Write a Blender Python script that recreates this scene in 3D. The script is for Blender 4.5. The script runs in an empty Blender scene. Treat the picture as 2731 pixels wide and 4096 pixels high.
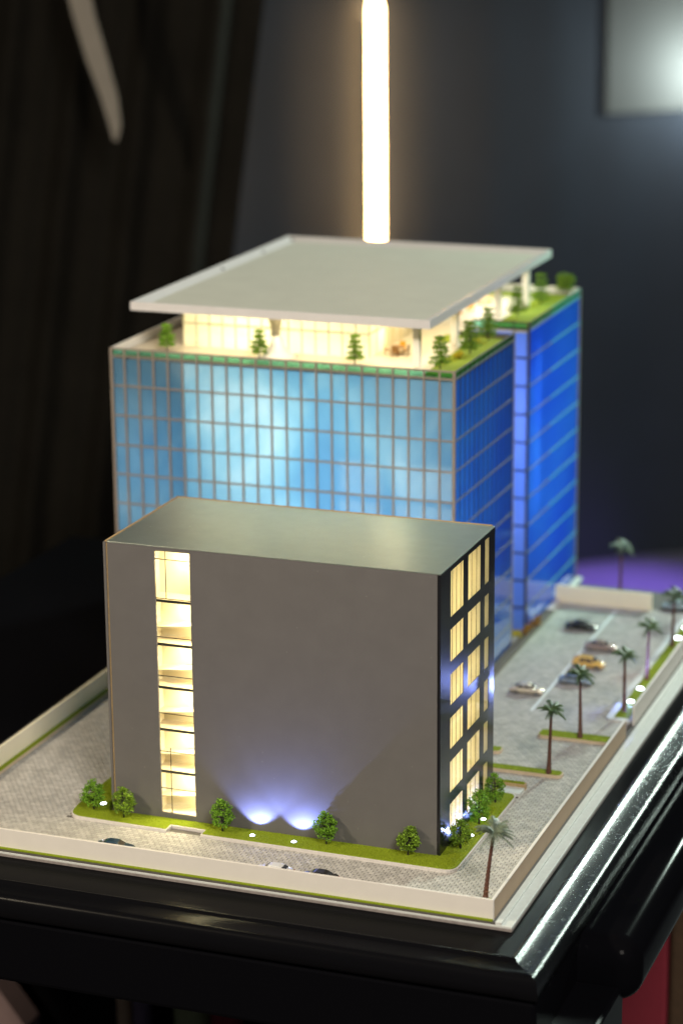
import bpy, bmesh, math, random
from mathutils import Vector, Matrix
random.seed(7)
S = 0.01                      # everything below is written in centimetres
sc = bpy.context.scene
COL = sc.collection

# ------------------------------------------------------------------ camera
cam_d = bpy.data.cameras.new('camera'); cam = bpy.data.objects.new('camera', cam_d); COL.objects.link(cam)
sc.camera = cam
F = Vector((-0.33750722, 0.90201893, -0.26916673)); R_ = Vector((0.93737873, 0.34820868, -0.0084753)); U_ = Vector((-0.08608131, 0.25517164, 0.9630563))
M = Matrix((R_, U_, -F)).transposed().to_4x4(); M.translation = Vector((72.037, -220.258, 101.171)) * S
cam.matrix_world = M
cam_d.sensor_fit = 'VERTICAL'; cam_d.sensor_height = 36.0; cam_d.lens = 9824.12 / 4096 * 36.0
cam_d.clip_start = 0.05; cam_d.clip_end = 60
cam_d.dof.use_dof = True; cam_d.dof.focus_distance = 2.50; cam_d.dof.aperture_fstop = 3.2
sc.render.resolution_x, sc.render.resolution_y = 682, 1024

# ------------------------------------------------------------------ world: a dark hall, almost no ambient
w = bpy.data.worlds.new('World'); sc.world = w; w.use_nodes = True
bg = w.node_tree.nodes['Background']; bg.inputs[0].default_value = (0.75, 0.8, 1, 1); bg.inputs[1].default_value = 0.012

# ------------------------------------------------------------------ hall lamps
def lamp(name, kind, loc, power, col, target=None, size=None, size_y=None, spot=None, blend=0.3, parent=None, rad=None, spread=None):
    d = bpy.data.lights.new(name, kind); d.energy = power; d.color = col
    if kind == 'AREA':
        d.shape = 'RECTANGLE' if size_y else 'SQUARE'; d.size = size * S
        if size_y: d.size_y = size_y * S
        if spread: d.spread = math.radians(spread)
    if kind == 'SPOT': d.spot_size = math.radians(spot); d.spot_blend = blend
    if rad is not None: d.shadow_soft_size = rad * S
    o = bpy.data.objects.new(name, d); COL.objects.link(o)
    o.location = Vector(loc) * S
    if target is not None:
        o.rotation_euler = (Vector(target) - Vector(loc)).to_track_quat('-Z', 'Y').to_euler()
    if parent is not None:
        o.parent = parent; o.location = (Vector(loc) - Vector(parent['_at'])) * S
    return o
lamp('stage_lamp_warm', 'AREA', (-180, -160, 172), 58, (1.0, 0.85, 0.62), (-20, 5, 5), 22)
lamp('hall_lamp_front', 'AREA', (165, -235, 245), 122, (1.0, 0.93, 0.83), (-15, 10, 10), 100)
lamp('stage_lamp_cool', 'AREA', (52, 300, 135), 78, (0.80, 1.0, 0.88), (0, 40, 0), 26)
lamp('stage_lamp_blue', 'SPOT', (150, 150, 60), 6, (0.10, 0.16, 1.0), (-12, 85, 22), spot=24, blend=0.6, rad=6)
lamp('stage_lamp_green', 'SPOT', (95, 190, 95), 60, (0.08, 1.0, 0.5), (-12.4, 99, 22), spot=22, blend=0.7, rad=4)
lamp('floor_lamp_purple', 'SPOT', (-50, 332, 112), 900, (0.30, 0.16, 1.0), (-63, 336, -80), spot=22, blend=0.9, rad=5)
lamp('wall_lamp_white', 'POINT', (-47, 371, 42), 11, (0.84, 1.0, 0.97), rad=3)
sc.view_settings.view_transform = 'Standard'; sc.view_settings.look = 'None'
sc.view_settings.exposure = 0.0; sc.view_settings.gamma = 1.0
sc.render.engine = 'CYCLES'
cy = sc.cycles
cy.use_denoising = True
try: cy.denoiser = 'OPENIMAGEDENOISE'
except Exception: pass
cy.max_bounces = 8; cy.transparent_max_bounces = 12; cy.sample_clamp_indirect = 4.0
cy.caustics_reflective = False; cy.caustics_refractive = False

# ------------------------------------------------------------------ materials
def newmat(name):
    m = bpy.data.materials.new(name); m.use_nodes = True
    nt = m.node_tree; return m, nt, nt.nodes['Principled BSDF'], nt.nodes['Material Output']
def N(nt, t, **kw):
    n = nt.nodes.new(t)
    for k, v in kw.items():
        if k in n.inputs: n.inputs[k].default_value = v
        else: setattr(n, k, v)
    return n
def coords(nt, scale=1.0):
    g = N(nt, 'ShaderNodeNewGeometry')
    v = N(nt, 'ShaderNodeVectorMath', operation='SCALE'); v.inputs['Scale'].default_value = 100 * scale   # in cm
    nt.links.new(g.outputs['Position'], v.inputs[0]); return v.outputs[0]
def objcoords(nt):
    t = N(nt, 'ShaderNodeTexCoord'); v = N(nt, 'ShaderNodeVectorMath', operation='SCALE'); v.inputs['Scale'].default_value = 100
    nt.links.new(t.outputs['Object'], v.inputs[0]); return v.outputs[0]
def pmat(name, col, rough=0.5, metal=0.0, coat=0.0, spec=0.5, var=0.0, vscale=1.0, bump=0.0, bscale=3.0, bdist=0.02, island=0.0, speck=0.0, sheen=0.0, rvar=0.0):
    m, nt, p, out = newmat(name)
    p.inputs['Base Color'].default_value = (*col, 1); p.inputs['Roughness'].default_value = rough
    p.inputs['Metallic'].default_value = metal; p.inputs['Coat Weight'].default_value = coat; p.inputs['Coat Roughness'].default_value = 0.06
    p.inputs['Specular IOR Level'].default_value = spec; p.inputs['Sheen Weight'].default_value = sheen
    c = coords(nt)
    src = None
    if var or island or speck:
        mixin = N(nt, 'ShaderNodeHueSaturation'); mixin.inputs['Color'].default_value = (*col, 1)
        val = N(nt, 'ShaderNodeValue'); val.outputs[0].default_value = 1.0; cur = val.outputs[0]
        if var:
            n = N(nt, 'ShaderNodeTexNoise', Scale=vscale, Detail=6.0, Roughness=0.65); nt.links.new(c, n.inputs['Vector'])
            mr = N(nt, 'ShaderNodeMapRange'); mr.inputs['From Min'].default_value = 0.25; mr.inputs['From Max'].default_value = 0.75
            mr.inputs['To Min'].default_value = 1 - var; mr.inputs['To Max'].default_value = 1 + var
            nt.links.new(n.outputs['Fac'], mr.inputs['Value'])
            k = N(nt, 'ShaderNodeMath', operation='MULTIPLY'); nt.links.new(cur, k.inputs[0]); nt.links.new(mr.outputs[0], k.inputs[1]); cur = k.outputs[0]
        if island:
            g = N(nt, 'ShaderNodeNewGeometry')
            oi = N(nt, 'ShaderNodeObjectInfo')
            ad = N(nt, 'ShaderNodeMath', operation='ADD'); nt.links.new(g.outputs['Random Per Island'], ad.inputs[0]); nt.links.new(oi.outputs['Random'], ad.inputs[1])
            fr = N(nt, 'ShaderNodeMath', operation='FRACT'); nt.links.new(ad.outputs[0], fr.inputs[0])
            mr = N(nt, 'ShaderNodeMapRange'); mr.inputs['To Min'].default_value = 1 - island; mr.inputs['To Max'].default_value = 1 + island
            nt.links.new(fr.outputs[0], mr.inputs['Value'])
            k = N(nt, 'ShaderNodeMath', operation='MULTIPLY'); nt.links.new(cur, k.inputs[0]); nt.links.new(mr.outputs[0], k.inputs[1]); cur = k.outputs[0]
        if speck:
            n = N(nt, 'ShaderNodeTexVoronoi', Scale=0.55, Randomness=1.0); nt.links.new(c, n.inputs['Vector'])
            mr = N(nt, 'ShaderNodeMapRange'); mr.inputs['From Min'].default_value = 0.03; mr.inputs['From Max'].default_value = 0.06
            mr.inputs['To Min'].default_value = 1 + speck; mr.inputs['To Max'].default_value = 1.0
            nt.links.new(n.outputs['Distance'], mr.inputs['Value'])
            k = N(nt, 'ShaderNodeMath', operation='MULTIPLY'); nt.links.new(cur, k.inputs[0]); nt.links.new(mr.outputs[0], k.inputs[1]); cur = k.outputs[0]
        nt.links.new(cur, mixin.inputs['Value']); nt.links.new(mixin.outputs[0], p.inputs['Base Color'])
    if rvar:
        n = N(nt, 'ShaderNodeTexNoise', Scale=0.8, Detail=5.0); nt.links.new(c, n.inputs['Vector'])
        mr = N(nt, 'ShaderNodeMapRange'); mr.inputs['To Min'].default_value = rough - rvar; mr.inputs['To Max'].default_value = rough + rvar
        nt.links.new(n.outputs['Fac'], mr.inputs['Value']); nt.links.new(mr.outputs[0], p.inputs['Roughness'])
    if bump:
        n = N(nt, 'ShaderNodeTexNoise', Scale=bscale, Detail=4.0); nt.links.new(c, n.inputs['Vector'])
        b = N(nt, 'ShaderNodeBump', Strength=bump, Distance=bdist * S); nt.links.new(n.outputs['Fac'], b.inputs['Height']); nt.links.new(b.outputs[0], p.inputs['Normal'])
    return m
def film(name, ramp, trans=0.6, nscale=0.05, stretch=(1, 1, 1), detail=4.0):
    """thin mottled sheet that lets light through"""
    m, nt, p, out = newmat(name); nt.nodes.remove(p)
    c = coords(nt)
    mp = N(nt, 'ShaderNodeMapping'); mp.inputs['Scale'].default_value = stretch; nt.links.new(c, mp.inputs['Vector'])
    n = N(nt, 'ShaderNodeTexNoise', Scale=nscale, Detail=detail, Roughness=0.5, Distortion=0.4); nt.links.new(mp.outputs[0], n.inputs['Vector'])
    r = N(nt, 'ShaderNodeValToRGB'); e = r.color_ramp.elements
    while len(e) < len(ramp): e.new(0.5)
    for k, (pos, cc) in enumerate(ramp): e[k].position = pos; e[k].color = (*cc, 1)
    nt.links.new(n.outputs['Fac'], r.inputs['Fac'])
    d = N(nt, 'ShaderNodeBsdfDiffuse'); t = N(nt, 'ShaderNodeBsdfTranslucent'); mx = N(nt, 'ShaderNodeMixShader'); mx.inputs[0].default_value = trans
    nt.links.new(r.outputs[0], d.inputs['Color']); nt.links.new(r.outputs[0], t.inputs['Color'])
    nt.links.new(d.outputs[0], mx.inputs[1]); nt.links.new(t.outputs[0], mx.inputs[2]); nt.links.new(mx.outputs[0], out.inputs['Surface'])
    return m
def glass(name, tint, refl=0.12, rough=0.03, bump=0.0):
    """thin clear acrylic: lets light straight through and mirrors a little, more at a slant"""
    m, nt, p, out = newmat(name); nt.nodes.remove(p)
    t = N(nt, 'ShaderNodeBsdfTransparent'); t.inputs[0].default_value = (*tint, 1)
    g = N(nt, 'ShaderNodeBsdfGlossy'); g.inputs['Roughness'].default_value = rough
    lw = N(nt, 'ShaderNodeFresnel', IOR=1.45); ad = N(nt, 'ShaderNodeMath', operation='ADD'); ad.inputs[1].default_value = refl; ad.use_clamp = True
    nt.links.new(lw.outputs[0], ad.inputs[0])
    if bump:
        n = N(nt, 'ShaderNodeTexNoise', Scale=0.25, Detail=2.0); nt.links.new(coords(nt), n.inputs['Vector'])
        b = N(nt, 'ShaderNodeBump', Strength=bump, Distance=0.1 * S); nt.links.new(n.outputs['Fac'], b.inputs['Height']); nt.links.new(b.outputs[0], g.inputs['Normal'])
    ge = N(nt, 'ShaderNodeNewGeometry'); inv = N(nt, 'ShaderNodeMath', operation='SUBTRACT'); inv.inputs[0].default_value = 1.0; nt.links.new(ge.outputs['Backfacing'], inv.inputs[1])
    ml = N(nt, 'ShaderNodeMath', operation='MULTIPLY'); nt.links.new(ad.outputs[0], ml.inputs[0]); nt.links.new(inv.outputs[0], ml.inputs[1])   # mirror on the outer face only
    mx = N(nt, 'ShaderNodeMixShader'); nt.links.new(ml.outputs[0], mx.inputs[0])
    nt.links.new(t.outputs[0], mx.inputs[1]); nt.links.new(g.outputs[0], mx.inputs[2]); nt.links.new(mx.outputs[0], out.inputs['Surface'])
    return m
def emat(name, col, st):
    m, nt, p, out = newmat(name); nt.nodes.remove(p)
    e = N(nt, 'ShaderNodeEmission'); e.inputs[0].default_value = (*col, 1); e.inputs[1].default_value = st
    nt.links.new(e.outputs[0], out.inputs['Surface']); return m

MAT = dict(
    panel=pmat('grey_panel', (0.122, 0.115, 0.112), 0.55, var=0.07, vscale=0.35, bump=0.12, bscale=14, bdist=0.01, speck=0.35),
    roof=pmat('grey_roof_sheet', (0.62, 0.68, 0.61), 0.33, metal=0.85, spec=0.8, var=0.06, vscale=0.5, bump=0.10, bscale=9, bdist=0.010, speck=0.5, rvar=0.03),
    blackpanel=pmat('black_gloss_panel', (0.012, 0.012, 0.014), 0.22, spec=0.6, bump=0.16, bscale=10, bdist=0.012),
    mdf=pmat('fibreboard_edge', (0.42, 0.29, 0.14), 0.8, var=0.2, vscale=3),
    cream=pmat('cream_card', (0.78, 0.70, 0.50), 0.7, var=0.06, vscale=0.8),
    creamdark=pmat('cream_stair', (0.74, 0.62, 0.40), 0.7, var=0.1, vscale=2),
    darkedge=pmat('dark_edge', (0.03, 0.028, 0.02), 0.5),
    white=pmat('white_card_wall', (0.72, 0.68, 0.63), 0.6, var=0.03, vscale=0.6, bump=0.05, bscale=6, bdist=0.01),
    creamwall=pmat('cream_card_wall', (0.90, 0.82, 0.60), 0.55, var=0.03, vscale=0.5),
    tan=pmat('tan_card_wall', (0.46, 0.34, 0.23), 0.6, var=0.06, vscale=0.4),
    beige=pmat('beige_kerb', (0.60, 0.47, 0.33), 0.6, var=0.08, vscale=2),
    kerb=pmat('pale_kerb', (0.62, 0.58, 0.55), 0.55, var=0.10, vscale=3),
    board=pmat('white_board', (0.62, 0.64, 0.62), 0.45, var=0.08, vscale=1.5, bump=0.1, bscale=8, bdist=0.01),
    boardedge=pmat('board_edge', (0.25, 0.22, 0.21), 0.6, var=0.25, vscale=2),
    joint=pmat('paving_joint', (0.10, 0.09, 0.082), 0.8, var=0.2, vscale=1),
    paver=pmat('paver', (0.44, 0.42, 0.385), 0.6, var=0.12, vscale=0.5, island=0.16, bump=0.1, bscale=20, bdist=0.01),
    line=pmat('white_road_line', (0.75, 0.77, 0.76), 0.5, var=0.08, vscale=3),
    grass=pmat('flock_grass', (0.21, 0.27, 0.012), 0.9, var=0.22, vscale=5, bump=0.7, bscale=12, bdist=0.06, spec=0.2),
    blade=pmat('flock_blade', (0.25, 0.32, 0.015), 0.9, island=0.35, spec=0.2),
    brightgrass=pmat('bright_grass', (0.27, 0.34, 0.02), 0.9, var=0.2, vscale=5, bump=0.6, bscale=12, bdist=0.05, spec=0.2),
    leaf=pmat('tree_flock', (0.15, 0.31, 0.02), 0.75, island=0.45, spec=0.3),
    leaf2=pmat('tree_flock_olive', (0.16, 0.27, 0.018), 0.75, island=0.45, spec=0.3),
    leafdark=pmat('pine_flock', (0.16, 0.30, 0.025), 0.75, island=0.4, spec=0.3),
    bark=pmat('tree_wire', (0.022, 0.018, 0.013), 0.6),
    palmtrunk=pmat('palm_trunk', (0.105, 0.042, 0.028), 0.55, var=0.25, vscale=5),
    frond=pmat('palm_frond', (0.075, 0.13, 0.04), 0.5, island=0.3),
    frondgrey=pmat('palm_frond_grey', (0.15, 0.19, 0.13), 0.5, island=0.3),
    lacquer=pmat('black_lacquer', (0.003, 0.003, 0.004), 0.30, spec=0.03),
    gloss=pmat('black_gloss_apron', (0.003, 0.003, 0.004), 0.12, spec=0.012),
    rail=pmat('black_lacquer_rail', (0.006, 0.007, 0.008), 0.25, spec=0.45, bump=0.45, bscale=22.0, bdist=0.03, rvar=0.10),
    mullion=pmat('bronze_mullion', (0.30, 0.25, 0.21), 0.45, metal=0.25, var=0.1, vscale=1),
    railfront=pmat('black_lacquer_front_rail', (0.004, 0.004, 0.005), 0.22, spec=0.08, bump=0.25, bscale=5.0, bdist=0.02),
    teallight=pmat('teal_light_mullion', (0.06, 0.34, 0.32), 0.45),  # green light on the far mullions, put into their colour
    mullionside=pmat('grey_mullion', (0.17, 0.17, 0.17), 0.45, metal=0.2),
    mullionthin=pmat('dark_mullion', (0.05, 0.045, 0.03), 0.5),
    canopy=pmat('canopy_card', (0.52, 0.51, 0.45), 0.5, var=0.05, vscale=0.3, bump=0.1, bscale=12, bdist=0.01),
    canopyrim=pmat('canopy_rim', (0.62, 0.60, 0.60), 0.45, var=0.04, vscale=0.5),
    deck=pmat('terrace_deck', (0.66, 0.60, 0.48), 0.35, var=0.05, vscale=0.4),
    column=pmat('white_column', (0.78, 0.76, 0.70), 0.4),
    conegrey=pmat('stone_column', (0.42, 0.39, 0.30), 0.6, var=0.1, vscale=1),
    inside=pmat('white_inside', (0.75, 0.75, 0.75), 0.8),
    brown=pmat('brown_planter', (0.075, 0.045, 0.025), 0.5, var=0.3, vscale=1.5),
    rust=pmat('rust_foliage', (0.33, 0.16, 0.02), 0.8, island=0.5),
    yellow=pmat('yellow_foliage', (0.55, 0.45, 0.02), 0.8, island=0.3),
    wood=pmat('brown_wood', (0.22, 0.11, 0.03), 0.5, var=0.2, vscale=4),
    orange=pmat('orange_cloth', (0.75, 0.38, 0.03), 0.6),
    tyre=pmat('tyre', (0.015, 0.015, 0.015), 0.7),
    rim=pmat('wheel_rim', (0.5, 0.5, 0.5), 0.3, metal=0.9),
    carglass=pmat('car_glass', (0.03, 0.035, 0.04), 0.06, spec=0.8),
    headlight=pmat('car_headlight', (0.85, 0.85, 0.8), 0.15, spec=0.8),
    taillight=pmat('car_taillight', (0.45, 0.02, 0.02), 0.2),
    cloth=pmat('black_drape', (0.0075, 0.0065, 0.005), 0.9, var=0.25, vscale=0.08, bump=0.3, bscale=3, bdist=0.05, sheen=0.0, spec=0.1),
    hallwall=pmat('hall_wall_cloth', (0.0125, 0.0165, 0.027), 0.9, var=0.2, vscale=0.03),
    hallfloor=pmat('hall_floor', (0.05, 0.045, 0.06), 0.6, var=0.2, vscale=0.05),
    whiteboard=pmat('white_sheet', (0.055, 0.055, 0.052), 0.7, var=0.05, vscale=0.05),
    strap=pmat('pale_strap', (0.17, 0.15, 0.125), 0.7, var=0.1, vscale=0.3),
    redcloth=pmat('red_cloth', (0.20, 0.014, 0.028), 0.8, var=0.15, vscale=0.2),
    pinkcloth=pmat('pale_pink_cloth', (0.28, 0.2, 0.21), 0.8, var=0.1, vscale=0.3),
    navy=pmat('navy_card', (0.09, 0.08, 0.14), 0.6),
    green=pmat('green_card', (0.22, 0.30, 0.14), 0.6),
    beigecard=pmat('beige_card', (0.40, 0.33, 0.20), 0.6),
    reflectfilm=film('blue_reflection_film', [(0.30, (0.08, 0.205, 0.35)), (0.47, (0.125, 0.28, 0.41)), (0.60, (0.21, 0.37, 0.47)), (0.76, (0.42, 0.52, 0.57))], 0.62, 0.075, (1, 1, 0.9)),  # pale cloudy patches painted in for reflections on the glass
    bluefilm=film('deep_blue_film', [(0.35, (0.035, 0.13, 0.50)), (0.65, (0.06, 0.24, 0.52))], 0.5, 0.05),
    lavfilm=film('lavender_film', [(0.35, (0.14, 0.24, 0.60)), (0.65, (0.20, 0.30, 0.68))], 0.5, 0.08),
    blind=film('cream_blind_film', [(0.35, (0.78, 0.66, 0.36)), (0.65, (0.86, 0.75, 0.45))], 0.6, 0.25, (1, 1, 0.3)),
    frost=film('frosted_cream_film', [(0.35, (0.86, 0.80, 0.60)), (0.65, (0.92, 0.86, 0.68))], 0.6, 0.2),
    pane=glass('clear_pane', (0.93, 0.97, 1.0), 0.08, 0.05, bump=0.1),
    bluepane=glass('blue_pane', (0.72, 0.84, 1.0), 0.06, 0.06, bump=0.1),
    tealpane=glass('teal_pane', (0.45, 0.80, 0.72), 0.10, 0.05),
    tube=emat('led_tube', (1.0, 0.60, 0.24), 48.0),
    lens=emat('ground_light_lens', (0.80, 0.88, 1.0), 14.0),
)

# ------------------------------------------------------------------ mesh helpers
class MB:
    def __init__(s): s.v = []; s.f = []; s.m = []; s.mi = 0
    def quad(s, a, b, c, d):
        n = len(s.v); s.v += [a, b, c, d]; s.f.append((n, n+1, n+2, n+3)); s.m.append(s.mi); return s
    def tri(s, a, b, c):
        n = len(s.v); s.v += [a, b, c]; s.f.append((n, n+1, n+2)); s.m.append(s.mi); return s
    def box(s, x0, x1, y0, y1, z0, z1):
        n = len(s.v)
        s.v += [(x0, y0, z0), (x1, y0, z0), (x1, y1, z0), (x0, y1, z0), (x0, y0, z1), (x1, y0, z1), (x1, y1, z1), (x0, y1, z1)]
        for q in ((3, 2, 1, 0), (4, 5, 6, 7), (0, 1, 5, 4), (1, 2, 6, 5), (2, 3, 7, 6), (3, 0, 4, 7)):
            s.f.append(tuple(n + k for k in q)); s.m.append(s.mi)
        return s
    def prism(s, poly, z0, z1):
        n = len(s.v); k = len(poly)
        s.v += [(x, y, z0) for x, y in poly] + [(x, y, z1) for x, y in poly]
        s.f.append(tuple(n + i for i in reversed(range(k)))); s.f.append(tuple(n + k + i for i in range(k))); s.m += [s.mi, s.mi]
        for i in range(k):
            j = (i + 1) % k; s.f.append((n + i, n + j, n + k + j, n + k + i)); s.m.append(s.mi)
        return s
    def lathe(s, prof, cx=0, cy=0, seg=16):
        n = len(s.v); k = len(prof)
        for i in range(seg):
            a = 2 * math.pi * i / seg
            for r, z in prof: s.v.append((cx + r * math.cos(a), cy + r * math.sin(a), z))
        for i in range(seg):
            j = (i + 1) % seg
            for q in range(k - 1):
                s.f.append((n + i*k + q, n + j*k + q, n + j*k + q + 1, n + i*k + q + 1)); s.m.append(s.mi)
        s.f.append(tuple(n + i*k for i in reversed(range(seg)))); s.f.append(tuple(n + i*k + k - 1 for i in range(seg))); s.m += [s.mi, s.mi]
        return s
    def tube(s, pts, rad, seg=6):
        n = len(s.v); pts = [Vector(p) for p in pts]
        for i, p in enumerate(pts):
            t = (pts[min(i+1, len(pts)-1)] - pts[max(i-1, 0)]).normalized()
            a = t.cross(Vector((0, 0, 1)) if abs(t.z) < 0.9 else Vector((1, 0, 0))).normalized(); b = t.cross(a)
            r = rad[i] if hasattr(rad, '__len__') else rad
            for q in range(seg):
                an = 2 * math.pi * q / seg; s.v.append(tuple(p + a * r * math.cos(an) + b * r * math.sin(an)))
        for i in range(len(pts) - 1):
            for q in range(seg):
                j = (q + 1) % seg
                s.f.append((n + i*seg + q, n + i*seg + j, n + (i+1)*seg + j, n + (i+1)*seg + q)); s.m.append(s.mi)
        s.f.append(tuple(n + q for q in range(seg))); s.f.append(tuple(n + (len(pts)-1)*seg + q for q in reversed(range(seg)))); s.m += [s.mi, s.mi]
        return s
    def cyl_y(s, x, z, y0, y1, r, seg=14):
        n = len(s.v)
        for y in (y0, y1):
            for q in range(seg):
                a = 2 * math.pi * q / seg; s.v.append((x + r * math.cos(a), y, z + r * math.sin(a)))
        for q in range(seg):
            j = (q + 1) % seg; s.f.append((n + q, n + j, n + seg + j, n + seg + q)); s.m.append(s.mi)
        s.f.append(tuple(n + q for q in reversed(range(seg)))); s.f.append(tuple(n + seg + q for q in range(seg))); s.m += [s.mi, s.mi]
        return s
    def mesh(s, name, mats, off=(0, 0, 0), smooth=False):
        me = bpy.data.meshes.new(name)
        me.from_pydata([((x - off[0]) * S, (y - off[1]) * S, (z - off[2]) * S) for x, y, z in s.v], [], s.f)
        for m in (mats if isinstance(mats, (list, tuple)) else [mats]): me.materials.append(MAT[m])
        me.polygons.foreach_set('material_index', s.m)
        if smooth: me.polygons.foreach_set('use_smooth', [True] * len(me.polygons))
        me.update(); return me
    def build(s, name, mats, parent=None, smooth=False, bevel=0.0, auto=None, fixn=True):
        off = tuple(parent['_at']) if parent is not None else (0, 0, 0)
        me = s.mesh(name, mats, off, smooth)
        if fixn:
            bm = bmesh.new(); bm.from_mesh(me); bmesh.ops.recalc_face_normals(bm, faces=bm.faces); bm.to_mesh(me); bm.free()
        o = bpy.data.objects.new(name, me); COL.objects.link(o)
        if parent is not None:
            o.parent = parent
        o['_at'] = off
        if bevel:
            b = o.modifiers.new('bevel', 'BEVEL'); b.width = bevel * S; b.segments = 2; b.limit_method = 'ANGLE'; b.angle_limit = math.radians(35)
        return o
def tag(o, label=None, cat=None, group=None, kind=None):
    if label: o['label'] = label
    if cat:
        o['category'] = cat
        if not kind: o['kind'] = 'thing'
    if group: o['group'] = group
    if kind: o['kind'] = kind
    return o
def thing(name, label, cat, at=(0, 0, 0), group=None):
    o = bpy.data.objects.new(name, None); COL.objects.link(o); o.empty_display_size = 0.01
    o.location = Vector(at) * S; o['_at'] = tuple(at); return tag(o, label, cat, group)
def solo(mb, name, mats, label, cat, group=None, at=None, smooth=False, bevel=0.0):
    """a thing that is one mesh, with its origin at its base"""
    vs = mb.v
    if at is None: at = (sum(v[0] for v in vs) / len(vs), sum(v[1] for v in vs) / len(vs), min(v[2] for v in vs))
    me = mb.mesh(name, mats, at, smooth)
    bm = bmesh.new(); bm.from_mesh(me); bmesh.ops.recalc_face_normals(bm, faces=bm.faces); bm.to_mesh(me); bm.free()
    o = bpy.data.objects.new(name, me); COL.objects.link(o); o.location = Vector(at) * S; o['_at'] = tuple(at)
    if bevel:
        b = o.modifiers.new('bevel', 'BEVEL'); b.width = bevel * S; b.segments = 2; b.limit_method = 'ANGLE'; b.angle_limit = math.radians(35)
    return tag(o, label, cat, group)
def inst(me, name, parent, loc, rot=None, kind=None):
    o = bpy.data.objects.new(name, me); COL.objects.link(o); o.parent = parent
    at = parent['_at']; o.location = ((loc[0] - at[0]) * S, (loc[1] - at[1]) * S, (loc[2] - at[2]) * S)
    o['_at'] = tuple(at)
    if rot: o.rotation_euler = rot
    return o
def copy_tree(o, parent=None):
    c = o.copy(); COL.objects.link(c)
    if parent is not None: c.parent = parent
    for ch in o.children: copy_tree(ch, c)
    return c
def offset_poly(poly, d):
    k = len(poly); out = []
    for i in range(k):
        p0, p1, p2 = Vector(poly[i-1]), Vector(poly[i]), Vector(poly[(i+1) % k])
        a = (p1 - p0).normalized(); b = (p2 - p1).normalized()
        n1 = Vector((a.y, -a.x)); n2 = Vector((b.y, -b.x)); m = (n1 + n2)
        m = m / max(0.3, m.length_squared) * 2 if m.length > 0 else n1
        out.append(tuple(p1 + m * d))
    return out
def rounded(poly, r, seg=5):
    """poly: list of (x, y, radius or None)"""
    out = []; k = len(poly)
    for i in range(k):
        p0, p1, p2 = (Vector(q[:2]) for q in (poly[i-1], poly[i], poly[(i+1) % k]))
        rr = poly[i][2] if len(poly[i]) > 2 else r
        if not rr: out.append(tuple(p1)); continue
        a = (p0 - p1).normalized(); b = (p2 - p1).normalized()
        A = p1 + a * rr; B = p1 + b * rr
        for q in range(seg + 1):
            t = q / seg; out.append(tuple(A * (1-t)**2 + p1 * 2*t*(1-t) + B * t*t))
    return out
def plate(us, ws, holes, to3, t0, t1):
    """flat plate cut by rectangular holes; us, ws = sorted grid lines, holes = set of (i, j) cells left open; to3(u, w, t) -> xyz"""
    mb = MB(); nu, nw = len(us) - 1, len(ws) - 1
    solid = lambda i, j: 0 <= i < nu and 0 <= j < nw and (i, j) not in holes
    for i in range(nu):
        for j in range(nw):
            if not solid(i, j): continue
            a, b, c, d = us[i], us[i+1], ws[j], ws[j+1]
            mb.quad(to3(a, c, t0), to3(b, c, t0), to3(b, d, t0), to3(a, d, t0)); mb.quad(to3(a, c, t1), to3(a, d, t1), to3(b, d, t1), to3(b, c, t1))
            if not solid(i-1, j): mb.quad(to3(a, c, t0), to3(a, d, t0), to3(a, d, t1), to3(a, c, t1))
            if not solid(i+1, j): mb.quad(to3(b, c, t0), to3(b, c, t1), to3(b, d, t1), to3(b, d, t0))
            if not solid(i, j-1): mb.quad(to3(a, c, t0), to3(a, c, t1), to3(b, c, t1), to3(b, c, t0))
            if not solid(i, j+1): mb.quad(to3(a, d, t0), to3(b, d, t0), to3(b, d, t1), to3(a, d, t1))
    return mb

# ================================================================== the hall behind
mb = MB(); mb.box(-700, 500, -400, 700, -84, -80)
tag(mb.build('floor', 'hallfloor'), kind='structure')
ax, ay = 0.77, 0.64                       # the rear wall runs at a slant
def wallpt(t, out, z): return (-82 + ax * t - ay * -out * -1, 360 + ay * t + ax * -out, z)
mb = MB()
K = 150
for i in range(K):
    def wp(k, z, d=0):
        t = -260 + 460 * k / K; fold = 0.25 * math.sin(t * 0.13) + 0.12 * math.sin(t * 0.37 + 1) + d
        return (-82 + ax * t - ay * fold, 360 + ay * t + ax * fold, z)
    mb.quad(wp(i, -80), wp(i+1, -80), wp(i+1, 200), wp(i, 200)); mb.quad(wp(i, -80, 3), wp(i, 200, 3), wp(i+1, 200, 3), wp(i+1, -80, 3))
tag(mb.build('wall', 'hallwall', smooth=True, fixn=False), kind='structure')
# drape hanging on the near side, its right edge leaning
mb = MB(); K = 160; ZZ = [-79, -50, -20, 4.4, 26.4, 50, 70.5, 95, 120]
def drape(k, z, d):
    s = k / K
    ex, ey = -103.0 + (z - 4.4) / 66 * 1.9, 184.0 + (z - 4.4) / 66 * 20.5
    lx, ly = -215, ey - 40
    x, y = lx + (ex - lx) * s, ly + (ey - ly) * s
    f = 1.5 * math.sin(s * 62 + z * 0.006) + 0.8 * math.sin(s * 121 + 1 + z * .012) + d
    return (x + f * 0.33, y - f * 0.9, z)
for i in range(K):
    for j in range(len(ZZ) - 1):
        mb.quad(drape(i, ZZ[j], 0), drape(i+1, ZZ[j], 0), drape(i+1, ZZ[j+1], 0), drape(i, ZZ[j+1], 0))
        mb.quad(drape(i, ZZ[j], -.4), drape(i, ZZ[j+1], -.4), drape(i+1, ZZ[j+1], -.4), drape(i+1, ZZ[j], -.4))
bm_o = solo(mb, 'black_curtain', 'cloth', 'black folded curtain hanging behind the model on the side of the pale strap', 'curtain', at=(-160, 165, -79), smooth=True)
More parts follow.
